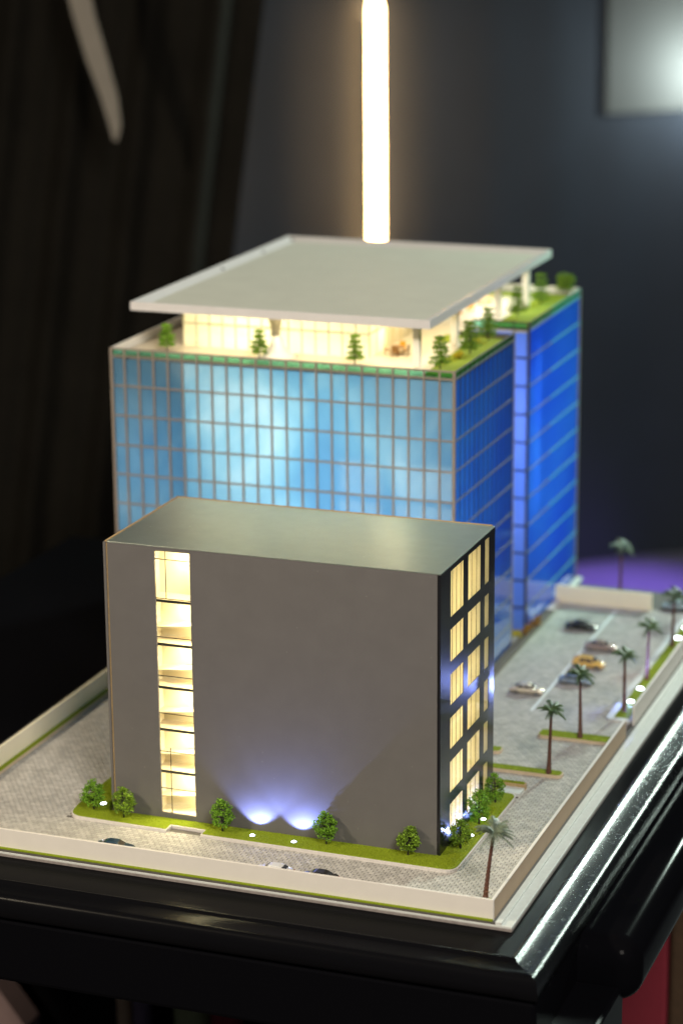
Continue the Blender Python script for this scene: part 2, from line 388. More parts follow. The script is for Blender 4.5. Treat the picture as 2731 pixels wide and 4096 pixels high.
# pale strap in front of the drape
mb = MB()
P = [(-125.6, 175.9, 84), (-124.9, 175.4, 76.4), (-122.9, 174.2, 69.6), (-119.9, 173, 61.6), (-117.4, 172, 55.5), (-116.0, 171, 51), (-115.7, 170.4, 48.4)]
Wd = [2.2, 2.2, 2.1, 2.0, 1.6, 1.1, 0.4]
rv = Vector((0.9374, 0.3482, 0))
for i in range(len(P) - 1):
    a, b = Vector(P[i]), Vector(P[i+1]); A, B = rv * Wd[i] * .92, rv * Wd[i+1] * .92; t = Vector((-.1, .28, 0))
    mb.quad(a - A, a + A, b + B, b - B); mb.quad(a - A + t, b - B + t, b + B + t, a + A + t)
    mb.quad(a - A, b - B, b - B + t, a - A + t); mb.quad(a + A, a + A + t, b + B + t, b + B)
mb.v = [tuple(v) for v in mb.v]
solo(mb, 'strap', 'strap', 'curved pale cloth strap hanging in front of the black curtain', 'strap', smooth=True)
# white sheet on the rear wall
mb = MB()
def wq(t, d, z): return (-82 + ax * t + ay * d, 360 + ay * t - ax * d, z)
def wbox(mb, t0, t1, d0, d1, z0, z1):
    n = len(mb.v); mb.v += [wq(t, d, z) for z in (z0, z1) for t, d in ((t0, d0), (t1, d0), (t1, d1), (t0, d1))]
    for q in ((3, 2, 1, 0), (4, 5, 6, 7), (0, 1, 5, 4), (1, 2, 6, 5), (2, 3, 7, 6), (3, 0, 4, 7)): mb.f.append(tuple(n + k for k in q)); mb.m.append(0)
wbox(mb, 5.9, 60, 0.5, 0.75, 33.4, 110)
solo(mb, 'wall_panel', 'whiteboard', 'pale rectangular panel fixed to the rear wall beside the bright lamp', 'panel')
# LED tube standing off the rear wall
tt = ((-122.7 + 82) * ax + (326.2 - 360) * ay) - 1.6
lt = thing('light_tube', 'long glowing warm white light tube rising above the canopy roof', 'light tube', wq(tt, 3.9, 4.8))
mb = MB(); c0 = wq(tt, 3.9, 0)
mb.lathe([(0.6, 3.2), (1.2, 3.6), (1.55, 5.0), (1.55, 60.4), (1.2, 62.4), (0.6, 63.2)], c0[0], c0[1], 20)
mb.build('diffuser', 'tube', lt, smooth=True)
mb = MB(); wbox(mb, tt - 1.0, tt + 1.0, 2.2, 3.4, 6, 58); mb.build('mounting_rail', 'boardedge', lt)

# ================================================================== the table
tb = thing('display_table', 'black lacquered display table with moulded rim carrying the architectural model', 'table', (-25, 50, -80))
mb = MB(); mb.box(-90, 13.0, -18.0, 97.5, -3.0, -1.25); mb.build('table_top', 'lacquer', tb)
prof = [(0.0, -1.24), (0.0, -1.0), (0.10, -0.87), (0.30, -0.80), (0.52, -0.84), (0.72, -0.98), (0.95, -1.06), (1.6, -1.12), (2.35, -1.20), (2.6, -1.19), (2.85, -1.23), (3.08, -1.36), (3.25, -1.60), (3.38, -2.0), (3.45, -2.5), (3.45, -3.4), (2.9, -3.6), (0.0, -3.6)]
def rail(axis):
    mb = MB(); k = len(prof)
    rows = []
    seg = 40
    for i in range(seg + 1):
        row = []
        for d, z in prof:
            if axis == 'x':                      # along the front, mitred at the corner
                x0, x1 = -90, 13.0 + d; row.append((x0 + (x1 - x0) * i / seg, -18.0 - d, z))
            else:
                y0, y1 = -18.0 - d, 97.5; row.append((13.0 + d, y0 + (y1 - y0) * i / seg, z))
        rows.append(row)
    for i in range(seg):
        for q in range(k - 1): mb.quad(rows[i][q], rows[i+1][q], rows[i+1][q+1], rows[i][q+1])
    return mb
for a in 'xy':
    o = rail(a).build('rim_moulding', 'rail' if a == 'y' else 'railfront', tb)
    bm = bmesh.new(); bm.from_mesh(o.data); bmesh.ops.remove_doubles(bm, verts=bm.verts, dist=1e-5); bmesh.ops.recalc_face_normals(bm, faces=bm.faces)
    for f in bm.faces: f.smooth = True
    bm.to_mesh(o.data); bm.free()
mb = MB(); mb.box(-90, 16.2, -21.2, 97, -10.6, -3.6); mb.build('apron', 'lacquer', tb, bevel=0.5)
mb = MB(); mb.box(8, 22.3, -6.4, 97, -10.6, -3.7); o = mb.build('side_apron', 'gloss', tb, bevel=0.0)
b = o.modifiers.new('bevel', 'BEVEL'); b.width = 2.6 * S; b.segments = 8
o.data.polygons.foreach_set('use_smooth', [True] * len(o.data.polygons))
mb = MB(); mb.box(5, 20.6, -20.5, -5.0, -80, -8.4); mb.build('leg', 'lacquer', tb, bevel=0.4)
mb = MB(); mb.box(-88, -79, -19.5, -6.6, -80, -10.4); mb.build('leg', 'lacquer', tb, bevel=0.4)
mb = MB(); mb.tube([(17, -5, -18), (13.5, 45, -58)], 1.3, 8); mb.build('brace', 'lacquer', tb)
mb = MB(); mb.box(-89, -2, 47, 48.5, -79.5, -10.7); mb.build('added_dark_panel', 'lacquer', tb)  # added black sheet, hides the lit floor so the gap stays dark
# things seen in the gaps under the table
mb = MB(); mb.box(-1, 8.6, 70, 95, -80, -33)
solo(mb, 'red_box', 'redcloth', 'red cloth covered box under the table beside its leg', 'box', bevel=0.6)
mb = MB(); mb.box(8.9, 18, 69, 95, -80, -30)
solo(mb, 'dark_box', 'brown', 'dark brown box beside the red box under the table', 'box', bevel=0.6)
mb = MB(); n = [( -82, 40, -80), (-70.4, 40, -80), (-70.4, 40, -51.0), (-75.5, 40, -44.5), (-82, 40, -41)]
mb.v += n + [(x, 44, z) for x, y, z in n]; mb.f += [(0, 1, 2, 3, 4), (9, 8, 7, 6, 5)] + [(i, (i+1) % 5, 5 + (i+1) % 5, 5 + i) for i in range(5)]; mb.m += [0] * 7
solo(mb, 'cloth_bundle', 'pinkcloth', 'pale pink slanted cloth bundle below the corner of the table', 'cloth')
for x0, x1, m, lab in ((-57.6, -55.5, 'beigecard', 'narrow beige card roll standing under the table'), (-55.3, -52.7, 'navy', 'dark navy card roll under the table beside the beige one'), (-49.3, -44.4, 'green', 'dull green card roll under the table edge'), (-44.2, -40, 'redcloth', 'red card roll under the table next to the green one')):
    mb = MB(); mb.lathe([((x1 - x0) / 2, -80), ((x1 - x0) / 2, -40)], (x0 + x1) / 2, 41.5, 18)
    solo(mb, 'card_roll', m, lab, 'card roll', 'card rolls under the table')

# ================================================================== the model's base board and paving
bd = thing('model_board', 'white layered base board of the model lying on the black table', 'base board', (-23, 40, -1.25))
mb = MB(); mb.box(-58, 11.3, -12.35, 96, -1.24, -0.95); mb.build('lower_layer', 'boardedge', bd, bevel=0.03)
mb = MB(); mb.box(-58, 11.25, -12.33, 96, -0.948, -0.72); mb.build('upper_layer', 'board', bd, bevel=0.03)
mb = MB(); mb.box(9.6, 10.22, -12.30, 96, -0.718, -0.42); mb.build('pavement_strip', 'board', bd, bevel=0.02)
mb = MB(); mb.box(-58, 9.598, -12.30, 95.8, -0.718, -0.44); pav_base = mb.build('paving', 'joint')
tag(pav_base, kind='structure')
mb = MB(); mb.box(-55, 9.3, -12.32, -12.02, -0.44, -0.30); vg = mb.build('verge_grass', 'grass', bd)
# pavers
LAWN = rounded([(-41.1, 20.5, 0), (-41.1, 1.0, 1.5), (-40.7, -2.5, 1.6), (-29.35, -2.75, 0), (-29.35, -1.42, 0), (-25.2, -1.52, 0), (-25.2, -2.72, 0), (2.45, -2.95, 1.4), (2.62, 18.45, 1.0), (0.3, 18.5, 0), (0.3, 20.5, 0)], 0)
BLOCKS = [(-41, 2.4, -2.3, 20.3), (-56.2, -12.4, 43, 67.2), (-56.2, -12.4, 73.6, 98.3), (0, 2.7, 18, 20.7)]
PW, PL = 0.66, 0.46
pav = []
for j in range(int((88 + 11.65) / PL)):
    y = -11.65 + j * PL; x = -54.3 + (PW / 2 if j % 2 else 0)
    while x + PW < 9.02:
        cx, cy = x + PW / 2, y + PL / 2
        if not any(a < cx < b and c < cy < d for a, b, c, d in BLOCKS): pav.append((cx, cy))
        x += PW
def paver_mesh(mb, cx, cy, z=-0.44, g=0.03, jit=True):
    a, b = PW / 2 - g, PL / 2 - g; h = 0.04 + (random.random() * 0.008 if jit else 0.0); c = 0.012
    n = len(mb.v)
    mb.v += [(cx - a, cy - b, z), (cx + a, cy - b, z), (cx + a, cy + b, z), (cx - a, cy + b, z),
             (cx - a + c, cy - b + c, z + h), (cx + a - c, cy - b + c, z + h), (cx + a - c, cy + b - c, z + h), (cx - a + c, cy + b - c, z + h)]
    for q in ((4, 5, 6, 7), (0, 1, 5, 4), (1, 2, 6, 5), (2, 3, 7, 6), (3, 0, 4, 7)): mb.f.append(tuple(n + k for k in q)); mb.m.append(0)
near = sorted([p for p in pav if p[0] > 2.75 and p[1] > -8.2 and (p[0] - 7.6)**2 + (p[1] + 10.2)**2 > 9], key=lambda p: p[1])[:300]
nearset = set(near)
mb = MB(); paver_mesh(mb, 0, 0, 0, jit=False); pme = mb.mesh('paver', 'paver')
for p in near:
    o = bpy.data.objects.new('paver', pme); COL.objects.link(o); o.parent = pav_base; o.location = (p[0] * S, p[1] * S, (-0.44 + random.random() * 0.006) * S)
mb = MB()
for p in pav:
    if p not in nearset: paver_mesh(mb, *p)
o = mb.build('paver_field', 'paver', pav_base, fixn=False); o['kind'] = 'stuff'
# road line
mb = MB(); mb.box(-3.58, -3.22, 45, 86, -0.44, -0.375)
solo(mb, 'road_line', 'line', 'long straight white line painted down the parking area', 'road marking')
mb = MB(); mb.box(-12.2, -11.3, 82.5, 98, -0.44, 0.0)
solo(mb, 'tower_kerb', 'kerb', 'pale kerb along the far foot of the blue glass tower', 'kerb', bevel=0.04)

# grass blades
def in_poly(x, y, poly):
    c = False; k = len(poly)
    for i in range(k):
        (x0, y0), (x1, y1) = poly[i], poly[i-1]
        if (y0 > y) != (y1 > y) and x < (x1 - x0) * (y - y0) / (y1 - y0) + x0: c = not c
    return c
def blades(poly, n, z, excl=None, size=0.12):
    mb = MB(); xs = [p[0] for p in poly]; ys = [p[1] for p in poly]; k = 0
    while k < n:
        x, y = random.uniform(min(xs), max(xs)), random.uniform(min(ys), max(ys)); k += 1
        if not in_poly(x, y, poly) or (excl and excl(x, y)): continue
        a = random.random() * 6.28; s = size * random.uniform(.5, 1.1); lx, ly = random.uniform(-.05, .05), random.uniform(-.05, .05)
        mb.tri((x - .03 * math.cos(a), y - .03 * math.sin(a), z - .01), (x + .03 * math.cos(a), y + .03 * math.sin(a), z - .01), (x + lx, y + ly, z + s))
    return mb
def lawn(name, label, poly, ztop, kerbmat, n_blades=0, kerb_w=0.14, gm='grass', excl=None, at=None):
    cx, cy = sum(p[0] for p in poly) / len(poly), sum(p[1] for p in poly) / len(poly)
    t = thing(name, label, 'lawn' if name == 'lawn' else 'planting bed', at or (cx, cy, -0.44))
    ar = sum(poly[i-1][0] * poly[i][1] - poly[i][0] * poly[i-1][1] for i in range(len(poly)))
    if ar < 0: poly = poly[::-1]
    mb = MB(); mb.prism(offset_poly(poly, kerb_w), -0.45, ztop - 0.07); mb.build('kerb', kerbmat, t, bevel=0.03)
    mb = MB(); mb.prism(poly, ztop - 0.12, ztop); mb.build('turf', gm, t, bevel=0.03)
    if n_blades:
        o = blades(poly, n_blades, ztop, excl).build('grass_blades', 'blade', t, fixn=False); o['kind'] = 'stuff'
    return t
lawn('lawn', 'green lawn with pale kerb around the foot of the grey building', LAWN, 0.0, 'kerb', 60000, excl=lambda x, y: -36.4 < x < 0 and 0 < y < 18.4)
mb = MB(); mb.prism([(0.45, 18.75), (2.9, 18.75), (2.9, 20.6), (0.45, 20.6)], -0.44, -0.05)
solo(mb, 'paved_apron', 'board', 'small pale paved slab between the lawn and the hedge strip', 'slab', bevel=0.03)
lawn('planting_bed', 'short narrow grass strip behind the pale paved slab', [(-3, 20.75), (2.8, 20.75), (2.8, 21.25), (-3, 21.25)], 0.35, 'mdf', 600)
lawn('planting_bed', 'long grass island with beige kerb holding the palm nearest the grey building', rounded([(-8, 25.1), (5.6, 25.3), (5.6, 26.6), (-8, 26.4)], 0.5), 0.0, 'beige', 1200)
lawn('planting_bed', 'small stub of beige kerbed grass peeping out behind the grey building', rounded([(-9, 29.9), (-2.9, 30.3), (-2.9, 31.6), (-9, 31.2)], 0.4), 0.0, 'beige', 300)
lawn('planting_bed', 'beige kerbed grass island meeting the low wall, with one palm at its middle', rounded([(-0.2, 36.8), (8.8, 36.9), (8.8, 38.7), (-0.2, 38.7)], 0.5), 0.0, 'beige', 1000)
pb = lawn('planting_bed', 'long pale bordered grass verge beside the far low wall with lights and three palms', rounded([(6.55, 45.6), (8.35, 45.6), (8.35, 92), (6.55, 92)], 0.2), -0.1, 'board', 3500, kerb_w=0.92)
mb = MB(); mb.prism(rounded([(6.0, -11.6, 0), (9.1, -11.6, 0), (9.1, -7.5, 0.4), (7.2, -7.4, 0.9), (5.2, -9.6, 1.2), (5.0, -11.6, 0)], 0), -0.44, -0.30)
cg = thing('planting_bed', 'bright green rounded grass patch in the corner of the walls around a leaning palm', 'planting bed', (7.4, -9.5, -0.44)); mb.build('turf', 'brightgrass', cg)
lg = thing('planting_bed', 'thin grass strip with beige edging along the far side wall', 'planting bed', (-54, 15, -0.44))
mb = MB(); mb.box(-54.38, -53.75, -11.6, 42.4, -0.44, -0.2); mb.build('turf', 'grass', lg)
mb = MB(); mb.box(-53.75, -53.45, -11.6, 42.4, -0.44, -0.25); mb.build('kerb', 'beige', lg)
# boundary walls
def bwall(label, x0, x1, y0, y1, z1, m='white'):
    mb = MB(); mb.box(x0, x1, y0, y1, -0.72, z1); return solo(mb, 'boundary_wall', m, label, 'wall', 'low boundary walls of the model', bevel=0.03)
bwall('long low cream boundary wall along the table edge closest to the viewer', -54.7, 9.33, -12.0, -11.72, 1.68)
rw = thing('boundary_wall', 'low boundary wall with brown face running beside the paved drive', 'wall', (9.18, 14, -0.72), 'low boundary walls of the model')
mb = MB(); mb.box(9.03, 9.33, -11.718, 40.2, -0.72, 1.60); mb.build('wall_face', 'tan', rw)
mb = MB(); mb.box(9.03, 9.33, -11.718, 40.2, 1.602, 1.68); mb.build('coping', 'white', rw)
bwall('low grey shaded boundary wall beside the grass verge with lights', 9.05, 9.33, 44.2, 93, 1.95)
bwall('short cream wall closing the parking area at the far end', -12.2, 1.1, 87.2, 87.5, 1.95, 'creamwall')
bwall('tall cream boundary wall receding beside the empty paved yard', -54.7, -54.4, -11.718, 42.6, 2.0, 'creamwall')

# ================================================================== grey building
GW, GD, GH = 36.35, 18.35, 30.0
gb = thing('grey_building', 'dark grey block building with a lit stairwell slot and lit side windows', 'building', (-GW / 2, GD / 2, 0))
FX = lambda u, w, t: (u, t, w)
mb = plate([-36.3, -31.0, -27.05, -0.36], [0.0, 0.55, 29.5, 29.86], {(1, 1)}, FX, 0.0, 0.28); mb.build('front_wall', 'panel', gb)
rowsz = [(0.9, 4.4), (5.56, 9.05), (10.3, 13.8), (15.05, 18.5), (19.72, 23.28), (24.47, 29.42)]
colsy = [(3.2, 7.6), (9.0, 13.42), (14.75, 16.38)]
us = [0.0, *[v for c in colsy for v in c], GD]; ws = [0.0, *[v for r in rowsz for v in r], 29.84]
mb = plate(us, ws, {(1 + 2*i, 1 + 2*j) for i in range(3) for j in range(6)}, lambda u, w, t: (t, u, w), 0.0, -0.26); mb.build('side_wall', 'blackpanel', gb)
mb = MB(); mb.box(-0.345, -0.275, 0.09, 0.3, 0, 29.8); mb.build('corner_joint', 'darkedge', gb)
mb = MB(); mb.box(-36.78, -36.52, -0.05, GD, 0, 29.9); mb.build('side_wall', 'panel', gb, bevel=0.02)
mb = MB(); mb.box(-36.515, -36.305, 0.10, 0.9, 0, 29.8); mb.build('core_edge', 'mdf', gb)
rcols = [(-36.0, -30.2), (-28.4, -20.5), (-18.6, -10.0)]; rrows = [(12.4, 16.9), (17.7, 22.4)]
plate([-36.45] + [v for c in rcols for v in c] + [-0.3], [0.0] + [v for c in rrows for v in c] + [29.69], {(1 + 2*i, 1 + 2*j) for i in range(3) for j in range(2)}, lambda u, w, t: (u, t, w), GD, GD - 0.25).build('rear_wall', 'panel', gb)
for xa, xb in rcols:
    for za, zb in rrows:
        mb = MB(); mb.box(xa, xb, GD - .06, GD - .02, za, zb); wn = mb.build('rear_window', 'pane', gb)
        mb = MB(); mb.quad((xa, GD - .12, za), (xb, GD - .12, za), (xb, GD - .12, zb), (xa, GD - .12, zb)); mb.build('blind', 'frost', wn, fixn=False)
for za, zb in rrows: lamp('room_lamp', 'AREA', (-23, 13.5, (za + zb) / 2), 4.5, (1.0, 0.93, 0.86), (-23, 18.3, (za + zb) / 2), 26, 2.5, parent=gb)
mb = MB(); mb.box(-36.36, -0.02, 0.02, GD - 0.12, 29.862, 30.0); mb.build('roof', 'roof', gb, bevel=0.02)
mb = MB(); mb.box(-36.6, -0.3, GD - 0.11, GD + 0.08, 29.7, 30.06); mb.build('roof_edging', 'mdf', gb)
mb = MB(); mb.box(-36.62, -36.37, 0.12, GD - 0.12, 29.91, 30.03); mb.build('roof_edging', 'mdf', gb)
# stairwell behind the slot
sw = MB(); x0, x1, y0, y1 = -31.7, -26.3, 0.285, 2.8
sw.quad((x0, y1, 0.3), (x1, y1, 0.3), (x1, y1, 29.7), (x0, y1, 29.7)); sw.quad((x0, y0, 0.3), (x0, y1, 0.3), (x0, y1, 29.7), (x0, y0, 29.7))
sw.quad((x1, y0, 0.3), (x1, y0, 29.7), (x1, y1, 29.7), (x1, y1, 0.3)); sw.quad((x0, y0, 0.3), (x1, y0, 0.3), (x1, y1, 0.3), (x0, y1, 0.3)); sw.quad((x0, y0, 29.7), (x0, y1, 29.7), (x1, y1, 29.7), (x1, y0, 29.7))
swell = sw.build('stairwell', 'cream', gb, fixn=False)
slabs = [24.15, 19.40, 14.65, 9.95, 5.25]
for z in slabs:
    mb = MB(); mb.box(x0, x1, 0.42, 2.79, z - 0.28, z); o = mb.build('floor_slab', 'creamdark', swell)
    mb = MB(); mb.box(x0 + .02, x1 - .02, 0.37, 0.415, z - 0.30, z - 0.02); mb.build('slab_edge', 'darkedge', swell)
tops = [29.6] + [z - 0.3 for z in slabs]
for k, z in enumerate(slabs + [0.5]):
    if k > 0:
        mb = MB(); za, zb = z + 1.45, z + 2.05          # half landing, tilted like the flight it carries
        for yy in (1.15, 2.75): mb.v += [(x0, yy, za), (x1, yy, zb), (x1, yy, zb - .13), (x0, yy, za - .13)]
        for q in ((0, 1, 2, 3), (7, 6, 5, 4), (0, 4, 5, 1), (1, 5, 6, 2), (2, 6, 7, 3), (3, 7, 4, 0)): mb.f.append(q); mb.m.append(0)
        mb.build('stair_flight', 'creamdark', swell)
        lamp('stairwell_lamp', 'AREA', (-26.6, 0.9, z + 1.0), 0.018, (1.0, 0.78, 0.42), (-29.5, 2.2, z + .6), 0.5, 0.5, parent=gb)  # added fill lamp below the flight, makes the amber wedge
    lamp('stairwell_lamp', 'AREA', (-28.2, 0.75, tops[k] - 0.12), 0.085 if k else 0.11, (1.0, 0.82, 0.46), (-28.6, 1.6, z), 2.6, 0.5, parent=gb)
mb = MB(); mb.box(-31.0, -27.05, 0.14, 0.2, 0.55, 29.5); sp = mb.build('slot_pane', 'pane', gb)
for z in (28.6, 24.36, 20.15, 15.9, 11.72, 7.47, 3.32):
    mb = MB(); mb.box(-31.0, -27.05, 0.09, 0.137, z - 0.045, z + 0.045); mb.build('mullion', 'mullionthin', sp)
for z0, z1 in ((24.36, 29.5), (0.55, 7.95)):
    mb = MB(); mb.box(-29.83, -29.75, 0.05, 0.088, z0, z1); mb.build('mullion', 'mullionthin', sp)
# side windows
inn = MB(); inn.box(-7.0, -6.8, 0.4, 18, 0.2, 29.7)
for z in [0.3] + [(rowsz[i][1] + rowsz[i+1][0]) / 2 for i in range(5)] + [29.65]: inn.box(-6.8, -0.5, 0.4, 18, z - 0.1, z + 0.1)
inn.build('inner_floors', 'inside', gb)
cuts = [[3.85, 5.2, 6.6], [10.3, 11.95], []]
for j, (za, zb) in enumerate(rowsz):
    for i, (ya, yb) in enumerate(colsy):
        mb = MB(); fw = 0.05
        mb.box(-0.24, -0.004, ya, ya + fw, za, zb); mb.box(-0.24, -0.004, yb - fw, yb, za, zb); mb.box(-0.24, -0.004, ya + fw, yb - fw, za, za + fw); mb.box(-0.24, -0.004, ya + fw, yb - fw, zb - fw, zb)
        wn = mb.build('window', 'blackpanel', gb)
        edges = [ya + fw] + cuts[i] + [yb - fw]
        for q in range(len(edges) - 1):
            mb = MB(); mb.box(-0.040, -0.012, edges[q] + (0.025 if q else 0), edges[q+1] - (0.025 if q < len(edges) - 2 else 0), za + fw, zb - fw); mb.build('pane', 'pane', wn)
            if q: mb = MB(); mb.box(-0.045, -0.006, edges[q] - 0.024, edges[q] + 0.024, za + fw, zb - fw); mb.build('mullion', 'mullionthin', wn)
        mb = MB(); mb.quad((-0.055, ya + fw, za + fw), (-0.055, yb - fw, za + fw), (-0.055, yb - fw, zb - fw), (-0.055, ya + fw, zb - fw)); mb.build('blind', 'blind', wn, fixn=False)
    lamp('room_lamp', 'AREA', (-4.8, 7.0, (za + zb) / 2 - 0.6), 0.115, (1.0, 0.80, 0.46), (0, 7.6, (za + zb) / 2 - 0.4), 13, 0.8, parent=gb)

# ================================================================== blue glass tower
XL, XR, YF, YA, YB, YE, TH = -56.2, -12.36, 42.97, 67.3, 73.5, 98.4, 40.62
tw = thing('glass_tower', 'tall blue glass curtain wall tower with a lit roof terrace and white canopy columns', 'building', (-34, 70, -0.44))
rows = [40.62, 39.65] + [39.65 - 3.69 * k for k in range(1, 11)] + [-0.42]
# core, partitions and deck
mb = MB(); mb.box(-54, -22, 55, 96, -0.4, 39.0); mb.build('core', 'inside', tw)
mb = MB(); mb.box(-46.95, -46.7, YF + 0.5, 55, -0.4, 39.2); mb.build('partition', 'inside', tw)
deck_poly = rounded([(XL + .4, YF + .4, 0), (XR - .4, YF + .4, 0), (XR - .4, YA - .1, 0), (-19.9, YA - .1, 0), (-19.9, YB + .1, 1.8), (XR - .4, YB + .1, 0), (XR - .4, YE - .3, 0), (XL + .4, YE - .3, 0)], 0)
mb = MB(); mb.prism(deck_poly, 39.2, 39.62); mb.build('terrace_deck', 'deck', tw)
mb = MB(); mb.box(XL, XL + .3, YF + .36, YE, -0.42, 40.6); mb.build('side_wall', 'inside', tw)
mb = MB(); mb.box(XL + .3, XR - .2, YE - .25, YE, -0.42, 40.3); mb.build('rear_wall', 'inside', tw)
mb = MB(); mb.box(-20.2, XR - .35, YA - .12, YA, -0.42, 40.3); mb.build('recess_wall', 'panel', tw)
mb = MB(); mb.box(-20.2, -19.95, YA, YB, -0.42, 39.5); mb.build('recess_wall', 'inside', tw)
# films behind the panes
mb = MB(); mb.quad((XL + .3, YF + .32, -.4), (XR - .3, YF + .32, -.4), (XR - .3, YF + .32, 39.3), (XL + .3, YF + .32, 39.3)); mb.build('pane_film', 'reflectfilm', tw, fixn=False)
mb = MB(); mb.quad((XR - .14, YF + .3, -.4), (XR - .14, YA - .2, -.4), (XR - .14, YA - .2, 39.3), (XR - .14, YF + .3, 39.3)); mb.build('pane_film', 'bluefilm', tw, fixn=False)
mb = MB(); mb.quad((XR - .14, YB + .3, -.4), (XR - .14, YE - .3, -.4), (XR - .14, YE - .3, 39.3), (XR - .14, YB + .3, 39.3)); mb.build('pane_film', 'bluefilm', tw, fixn=False)
mb = MB(); mb.quad((-19.9, YB + .3, -.4), (XR - .3, YB + .3, -.4), (XR - .3, YB + .3, 39.3), (-19.9, YB + .3, 39.3)); mb.build('pane_film', 'lavfilm', tw, fixn=False)
# panes and mullions, front
NC = 23; cw = (XR - XL) / NC; hm = 0.11
ph = rows[1] - rows[2]
def pane_me(name, w, h, mat, axis):
    mb = MB(); a, b = w / 2, h / 2
    if axis == 'x': mb.box(-a, a, 0, 0.10, -b, b)
    else: mb.box(-0.04, 0, -a, a, -b, b)
    return mb.mesh(name, mat)
mep = pane_me('pane', cw - 2*hm, ph - 2*hm, 'pane', 'x')
mepar = pane_me('parapet_pane', cw - 2*hm, rows[0] - rows[1] - 2*hm, 'tealpane', 'x')
rest = MB()
for i in range(NC):
    cx = XL + cw * (i + .5)
    inst(mepar, 'parapet_pane', tw, (cx, YF + .10, (rows[0] + rows[1]) / 2))
    for j in range(1, len(rows) - 1):
        zc = (rows[j] + rows[j+1]) / 2
        if j <= 7: inst(mep, 'pane', tw, (cx, YF + .10, zc))
        else: rest.box(cx - cw/2 + hm, cx + cw/2 - hm, YF + .10, YF + .20, rows[j+1] + hm, rows[j] - hm)
o = rest.build('lower_panes', 'pane', tw); o['kind'] = 'stuff'
mev = MB().box(-hm, hm, 0, 0.24, -0.42, TH).mesh('mullion', 'mullion'); meh = MB().box(XL + .2, XR - .2, 0, 0.2, -hm * .9, hm * .9).mesh('mullion', 'mullion')
for i in range(1, NC): inst(mev, 'mullion', tw, (XL + cw * i, YF - 0.02, 0))
for z in rows[:-1]: inst(meh, 'mullion', tw, (0, YF + 0.005, z - (hm * .9 if z == rows[0] else 0)))
for x in (XL, XR - 0.34): mb = MB(); mb.box(x, x + 0.34, YF - 0.05, YF + 0.34, -0.42, TH + .03); mb.build('corner_post', 'mullion', tw, bevel=0.03)
# side A
NS = 13; sw_ = (YA - YF - .35) / NS
mes = pane_me('pane', sw_ - 0.14, ph - 2*hm, 'bluepane', 'y'); mesp = pane_me('parapet_pane', sw_ - 0.14, rows[0] - rows[1] - 2*hm, 'tealpane', 'y')
restb = MB()
for i in range(NS):
    cyy = YF + .35 + sw_ * (i + .5)
    inst(mesp, 'parapet_pane', tw, (XR - .06, cyy, (rows[0] + rows[1]) / 2))
    for j in range(1, len(rows) - 1):
        if j < 8: inst(mes, 'pane', tw, (XR - .06, cyy, (rows[j] + rows[j+1]) / 2))
        else: restb.box(XR - .10, XR - .06, cyy - sw_/2 + .07, cyy + sw_/2 - .07, rows[j+1] + hm, rows[j] - hm)
o = restb.build('lower_panes', 'bluepane', tw); o['kind'] = 'stuff'
mevs = MB().box(-0.08, 0, -0.05, 0.05, -0.42, TH).mesh('mullion', 'mullionthin')
for i in range(1, NS): inst(mevs, 'mullion', tw, (XR - 0.035, YF + .35 + sw_ * i, 0))
for ya, yb, mm in ((YF + .35, YA - .2, 'mullionside'), (YB + .3, 84.0, 'mullionside'), (84.002, YE - .1, 'teallight')):  # far half of side B carries painted green light
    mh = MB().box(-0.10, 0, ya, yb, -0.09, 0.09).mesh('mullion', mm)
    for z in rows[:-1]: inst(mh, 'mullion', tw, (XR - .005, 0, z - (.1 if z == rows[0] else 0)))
# side B: one long pane to a storey
for j in range(len(rows) - 1):
    NB = 2
    for q in range(NB):
        ya = YB + .32 + (YE - YB - .5) * q / NB; yb = YB + .32 + (YE - YB - .5) * (q + 1) / NB - .02
        mb = MB(); mb.box(XR - .10, XR - .06, ya, yb, rows[j+1] + .1, rows[j] - .1); mb.build('parapet_pane' if j == 0 else 'pane', 'tealpane' if j == 0 else 'bluepane', tw)
for y in (YA - .3, YB, YE - .25): mb = MB(); mb.box(XR - .3, XR + .02, y, y + .28, -0.42, TH + .02); mb.build('corner_post', 'mullionthin' if y == YB else 'mullion', tw, bevel=0.03)
# recess face of the rear block
for j in range(len(rows) - 1):
    for q in range(2):
        xa = XR - .32 - 1.8 * (q + 1) if q == 0 else -19.9; wd = 1.8 if q == 0 else XR - .32 - 1.8 + 19.9; mb = MB(); mb.box(xa + .06, xa + wd - .06, YB + .08, YB + .18, rows[j+1] + .1, rows[j] - .1)
        mb.build('parapet_pane' if j == 0 else 'pane', 'tealpane' if j == 0 else 'pane', tw)
mh = MB().box(-19.9, XR - .3, 0, 0.2, -0.10, 0.10).mesh('mullion', 'mullionthin')
for z in rows[:-1]: inst(mh, 'mullion', tw, (0, YB + .02, z - (.1 if z == rows[0] else 0)))
mv = MB().box(-0.06, 0.06, 0, 0.2, -0.42, TH).mesh('mullion', 'mullionthin')
for q in range(1, 2): inst(mv, 'mullion', tw, (XR - .32 - 1.8 * q, YB + .01, 0))
# rear parapet
mb = MB(); mb.box(-30, XR - .3, YE - .2, YE - .05, 39.6, 40.7); mb.build('rear_parapet', 'column', tw)
